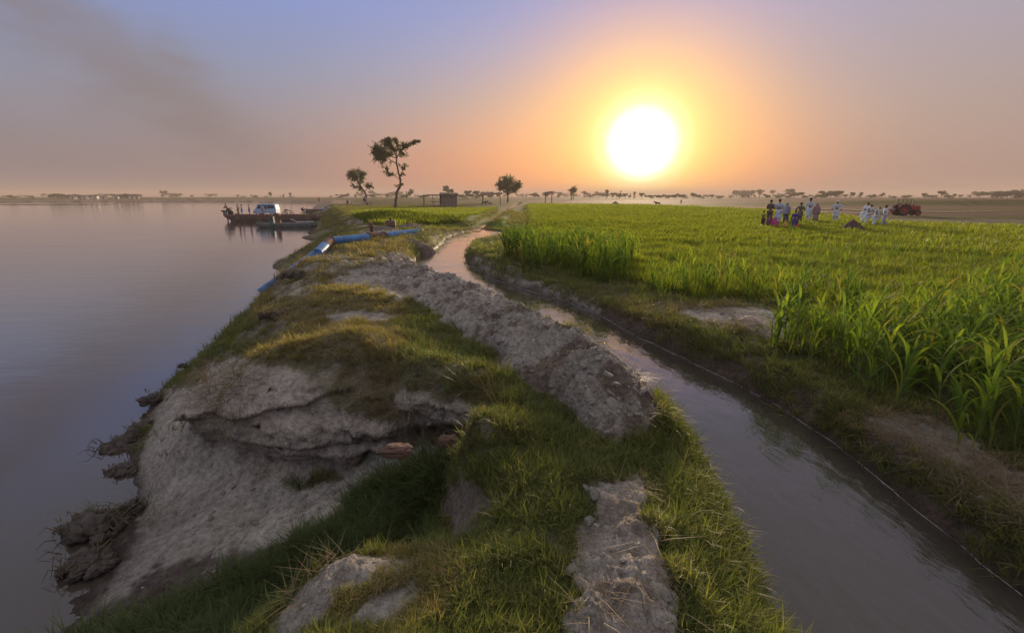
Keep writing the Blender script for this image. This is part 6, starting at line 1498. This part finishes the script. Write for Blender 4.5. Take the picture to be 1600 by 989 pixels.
def motorcycle(loc, rz, label, s=1.0, paint=(0.12, 0.03, 0.03), tilt=0.0):
    o = empty('motorcycle', loc, rz, s); o.rotation_euler = (tilt, 0, rz); tag(o, label, 'motorcycle')
    for x_ in (-.62, .62):
        w_ = MB(); w_.tube([(math.cos(a) * .28, 0, math.sin(a) * .28) for a in np.linspace(0, 2 * math.pi, 18, endpoint=False)], .035, 6, closed=True); q = w_.build('wheel', m_tyre, o); q.location = (x_, 0, .31)
        sp = MB(); [sp.tube([(0, 0, 0), (math.cos(a) * .26, 0, math.sin(a) * .26)], .008, 3) for a in np.linspace(0, 2 * math.pi, 10, endpoint=False)]; sp.build('spokes', m_steel, q)
    MB().tube([(-.62, 0, .31), (-.2, 0, .42), (.25, 0, .45), (.42, 0, .80)], .035, 6).tube([(-.55, 0, .72), (.42, 0, .80)], .03, 6).tube([(.62, .06, .31), (.40, .04, .92)], .025, 5).tube([(.62, -.06, .31), (.40, -.04, .92)], .025, 5).build('frame', m_dk, o)
    MB().lathe([(.0, -.25), (.10, -.2), (.14, 0), (.11, .2), (.0, .26)], (.18, 0, .82), 10, 'X').build('tank', simple('bike_paint_%02d' % int(paint[0] * 99), paint, .4), o, smooth=True)
    MB().box((-.32, 0, .78), (.62, .24, .09)).build('seat', simple('black_rubber', (0.02, 0.02, 0.02)), o, bevel=.03); MB().lathe([(.14, -.12), (.15, .0), (.13, .12)], (.05, 0, .43), 10, 'Y').box((.1, 0, .36), (.3, .2, .18)).build('engine', m_steel, o)
    MB().tube([(.30, -.34, 1.0), (.40, -.1, .96), (.40, .1, .96), (.30, .34, 1.0)], .018, 5).build('handlebar', m_steel, o); MB().lathe([(0, .06), (.08, .03), (.06, -.06), (0, -.07)], (.52, 0, .86), 10, 'X').build('headlamp', m_steel, o); return o
mk = fc.y * 1.04 / 756
motorcycle((onferry(452)[0], vx[1] - .4, FZ), R(180), 'motorcycle standing on the ferry deck just right of the van', 17.5 * mk / 1.85)
motorcycle((onferry(478)[0], vx[1] - .2, FZ), R(170), 'motorcycle with a load on the seat at the shore end of the ferry', 15 * mk / 1.85, (0.25, 0.25, 0.27))
ld = link('bundle', lump('bundle', (.30, .22, .20), 77, m_dk, .3, 3), None, (onferry(475)[0], vx[1] - .2, FZ + .95)); tag(ld, 'dark bundle tied on the shore-end motorcycle', 'bundle')
gb = link('grass_bundle', lump('grass_bundle', (.6, .35, .16), 78, simple('cut_fodder', (0.16, 0.20, 0.06), .9, .3, 8), .3, 3), None, (onferry(481)[0], vx[1] - 1.1, FZ + .12)); tag(gb, 'low bundle of cut green fodder on the ferry deck', 'fodder')
for px_, hp2, lab, tp_, bt, pz, hr, hc, rz in [(359, 15.5, 'man in brown holding the engine frame at the ferry bow', (0.13, 0.09, 0.06), (0.07, .05, .05), 'pull', 'short', (.02, .02, .02), 80),
        (374.5, 14.5, 'man in dusty pink shirt standing on the ferry, second from the bow', (0.38, 0.26, 0.24), (0.16, .06, .05), 'fold', 'short', (.02, .02, .02), -90),
        (380.5, 14.5, 'man in pale blue tunic on the ferry beside the pink shirt', (0.30, 0.36, 0.58), (0.32, .38, .55), 'stand', 'short', (.05, .05, .08), 120),
        (392, 14.5, 'man in lilac tunic standing alone between the others and the van', (0.28, 0.25, 0.38), (0.2, .17, .24), 'fold', 'turban', (.35, .32, .42), -60)]:
    ps = onferry(px_); P_((ps[0], ps[1] - .3, FZ), R(rz), (hp2 + 2.2) * mk, lab, tp_, bt, pz, hr, headc=hc, tunic=.3)
# small green boat before the ferry
gc = at(446, 355.5, 0.0); gl = 88 * gc.y / 756
o = empty('green_boat', (gc.x, gc.y + .4, 0), R(3)); tag(o, 'smaller grey green boat moored in front of the ferry', 'boat')
hull(gl, 1.7, .52, .10, -.15).build('hull', m_green, o)
for k in range(5): MB().box((-gl / 2 + 1.0 + k * 1.2, 0, .44), (.2, 1.5, .05)).build('thwart', m_deck, o)
MB().box((.3, -.87, .50), (gl * .82, .05, .07)).build('rubbing_strake', simple('pale_trim', (0.40, 0.36, 0.33)), o); MB().box((.3, .87, .50), (gl * .82, .05, .07)).build('rubbing_strake', simple('pale_trim', (0.40, 0.36, 0.33)), o)
kk = gc.y / 756
ex = (429 - 446) * kk; e = empty('boat_engine', (gc.x + ex, gc.y - .3, .3), 0); tag(e, 'teal diesel engine with dark top on the small green boat', 'boat engine')
MB().box((0, 0, .25), (.42, .45, .75)).lathe([(.2, -.3), (.24, -.28), (.24, -.22), (0, -.2)], (0, 0, .1), 12, 'Y').build('engine_block', m_teal, e, bevel=.03); MB().box((0, 0, .82), (.36, .4, .36)).tube([(.1, 0, .9), (.14, 0, 1.15)], .04, 6).build('cowl', m_dk, e, bevel=.03)
e = empty('flywheel_rig', (gc.x + (438.5 - 446) * kk, gc.y - .3, .5), 0); tag(e, 'dark upright wheel rig behind the teal engine of the green boat', 'machine')
for x_ in (-.16, .16):
    MB().tube([(x_, 0, .3 + .0) for _ in range(1)] + [(x_, 0, 1.0)], .05, 6).build('post', m_rust, e)
MB().lathe([(.26, -.05), (.28, 0), (.26, .05), (.05, .05)], (0, 0, .62), 14, 'Y').box((0, 0, 1.0), (.5, .3, .12)).box((0, 0, .12), (.5, .4, .5)).build('flywheel', m_rust, e)
pole('mooring_boom', Vector((gc.x + 4 * kk, gc.y + 1, .95)), Vector((gc.x + 16 * kk, gc.y + .9, .55)), .05, simple('pale_pole', (0.5, 0.52, 0.55)), 'short pale spar rising over the green boat side', 'spar')
pole('gang_rail', Vector((gc.x + 14 * kk, gc.y + .8, .62)), Vector((gc.x + 40 * kk, gc.y + .9, .66)), .06, simple('pale_pole', (0.5, 0.52, 0.55)), 'long pale rail lying along the shore end of the green boat', 'rail')
# third, mostly hidden boat at the shore beyond the ferry
tb_ = at(494, 331.5, 0.0); o = link('moored_boat', (lambda h_: h_)(hull(6.0, 1.8, .7, .12).build('moored_boat', m_hull).data)); bpy.data.objects.remove([q for q in COL.objects if q.name.startswith('moored_boat') and q.data == o.data and q != o][0]); o.location = (tb_.x, tb_.y, 0); tag(o, 'brown boat drawn up beyond the shore end of the ferry', 'boat')
q_ = onland(499, 316.5, 1.7); P_((q_.x, q_.y, q_.z), R(20), q_.y / 756 * 8.5, 'person in red beside a green bush at the river bend', (0.42, 0.07, 0.04), (.12, .1, .05), 'stand', 'shawl', headc=(.45, .08, .04))
for i, (a, b, s_) in enumerate([(505, 329, 5), (511, 331, 4), (506, 333, 4), (514, 327, 4)]):
    q_ = onland(a, b, 1.5); k_ = q_.y / 756; o = link('sack', lump('sack', (s_ * k_, s_ * k_ * .7, s_ * k_ * .55), 400 + i, simple('pale_sacking', (0.30, 0.28, 0.32), .9, .2, 3), .2, 3), None, (q_.x, q_.y, q_.z + s_ * k_ * .3))
    tag(o, ['pale sack nearest the ferry on the landing', 'pale sack lowest in the landing pile', 'small pale sack in front of the landing pile', 'pale sack farthest up the landing'][i], 'sack')

# ------------------------------------------------------------------ air
if True:
    m, p = new_mat('air'); nt.nodes.remove(p); pv_ = N('ShaderNodeVolumePrincipled')
    pv_.inputs['Color'].default_value = (0.54, 0.46, 0.42, 1); pv_.inputs['Density'].default_value = 0.0007; pv_.inputs['Anisotropy'].default_value = 0.1
    L(pv_.outputs[0], nt.nodes['Material Output'].inputs['Volume'])
    hb = MB().box((0, 0, 0), (1, 1, 1)).build('haze', m)
    hb.scale = (5600, 5600, 30); hb.location = (0, 0, 13)
    tag(hb, 'thin evening haze lying over river and fields', 'haze', kind='stuff')
print('done', len(COL.objects))
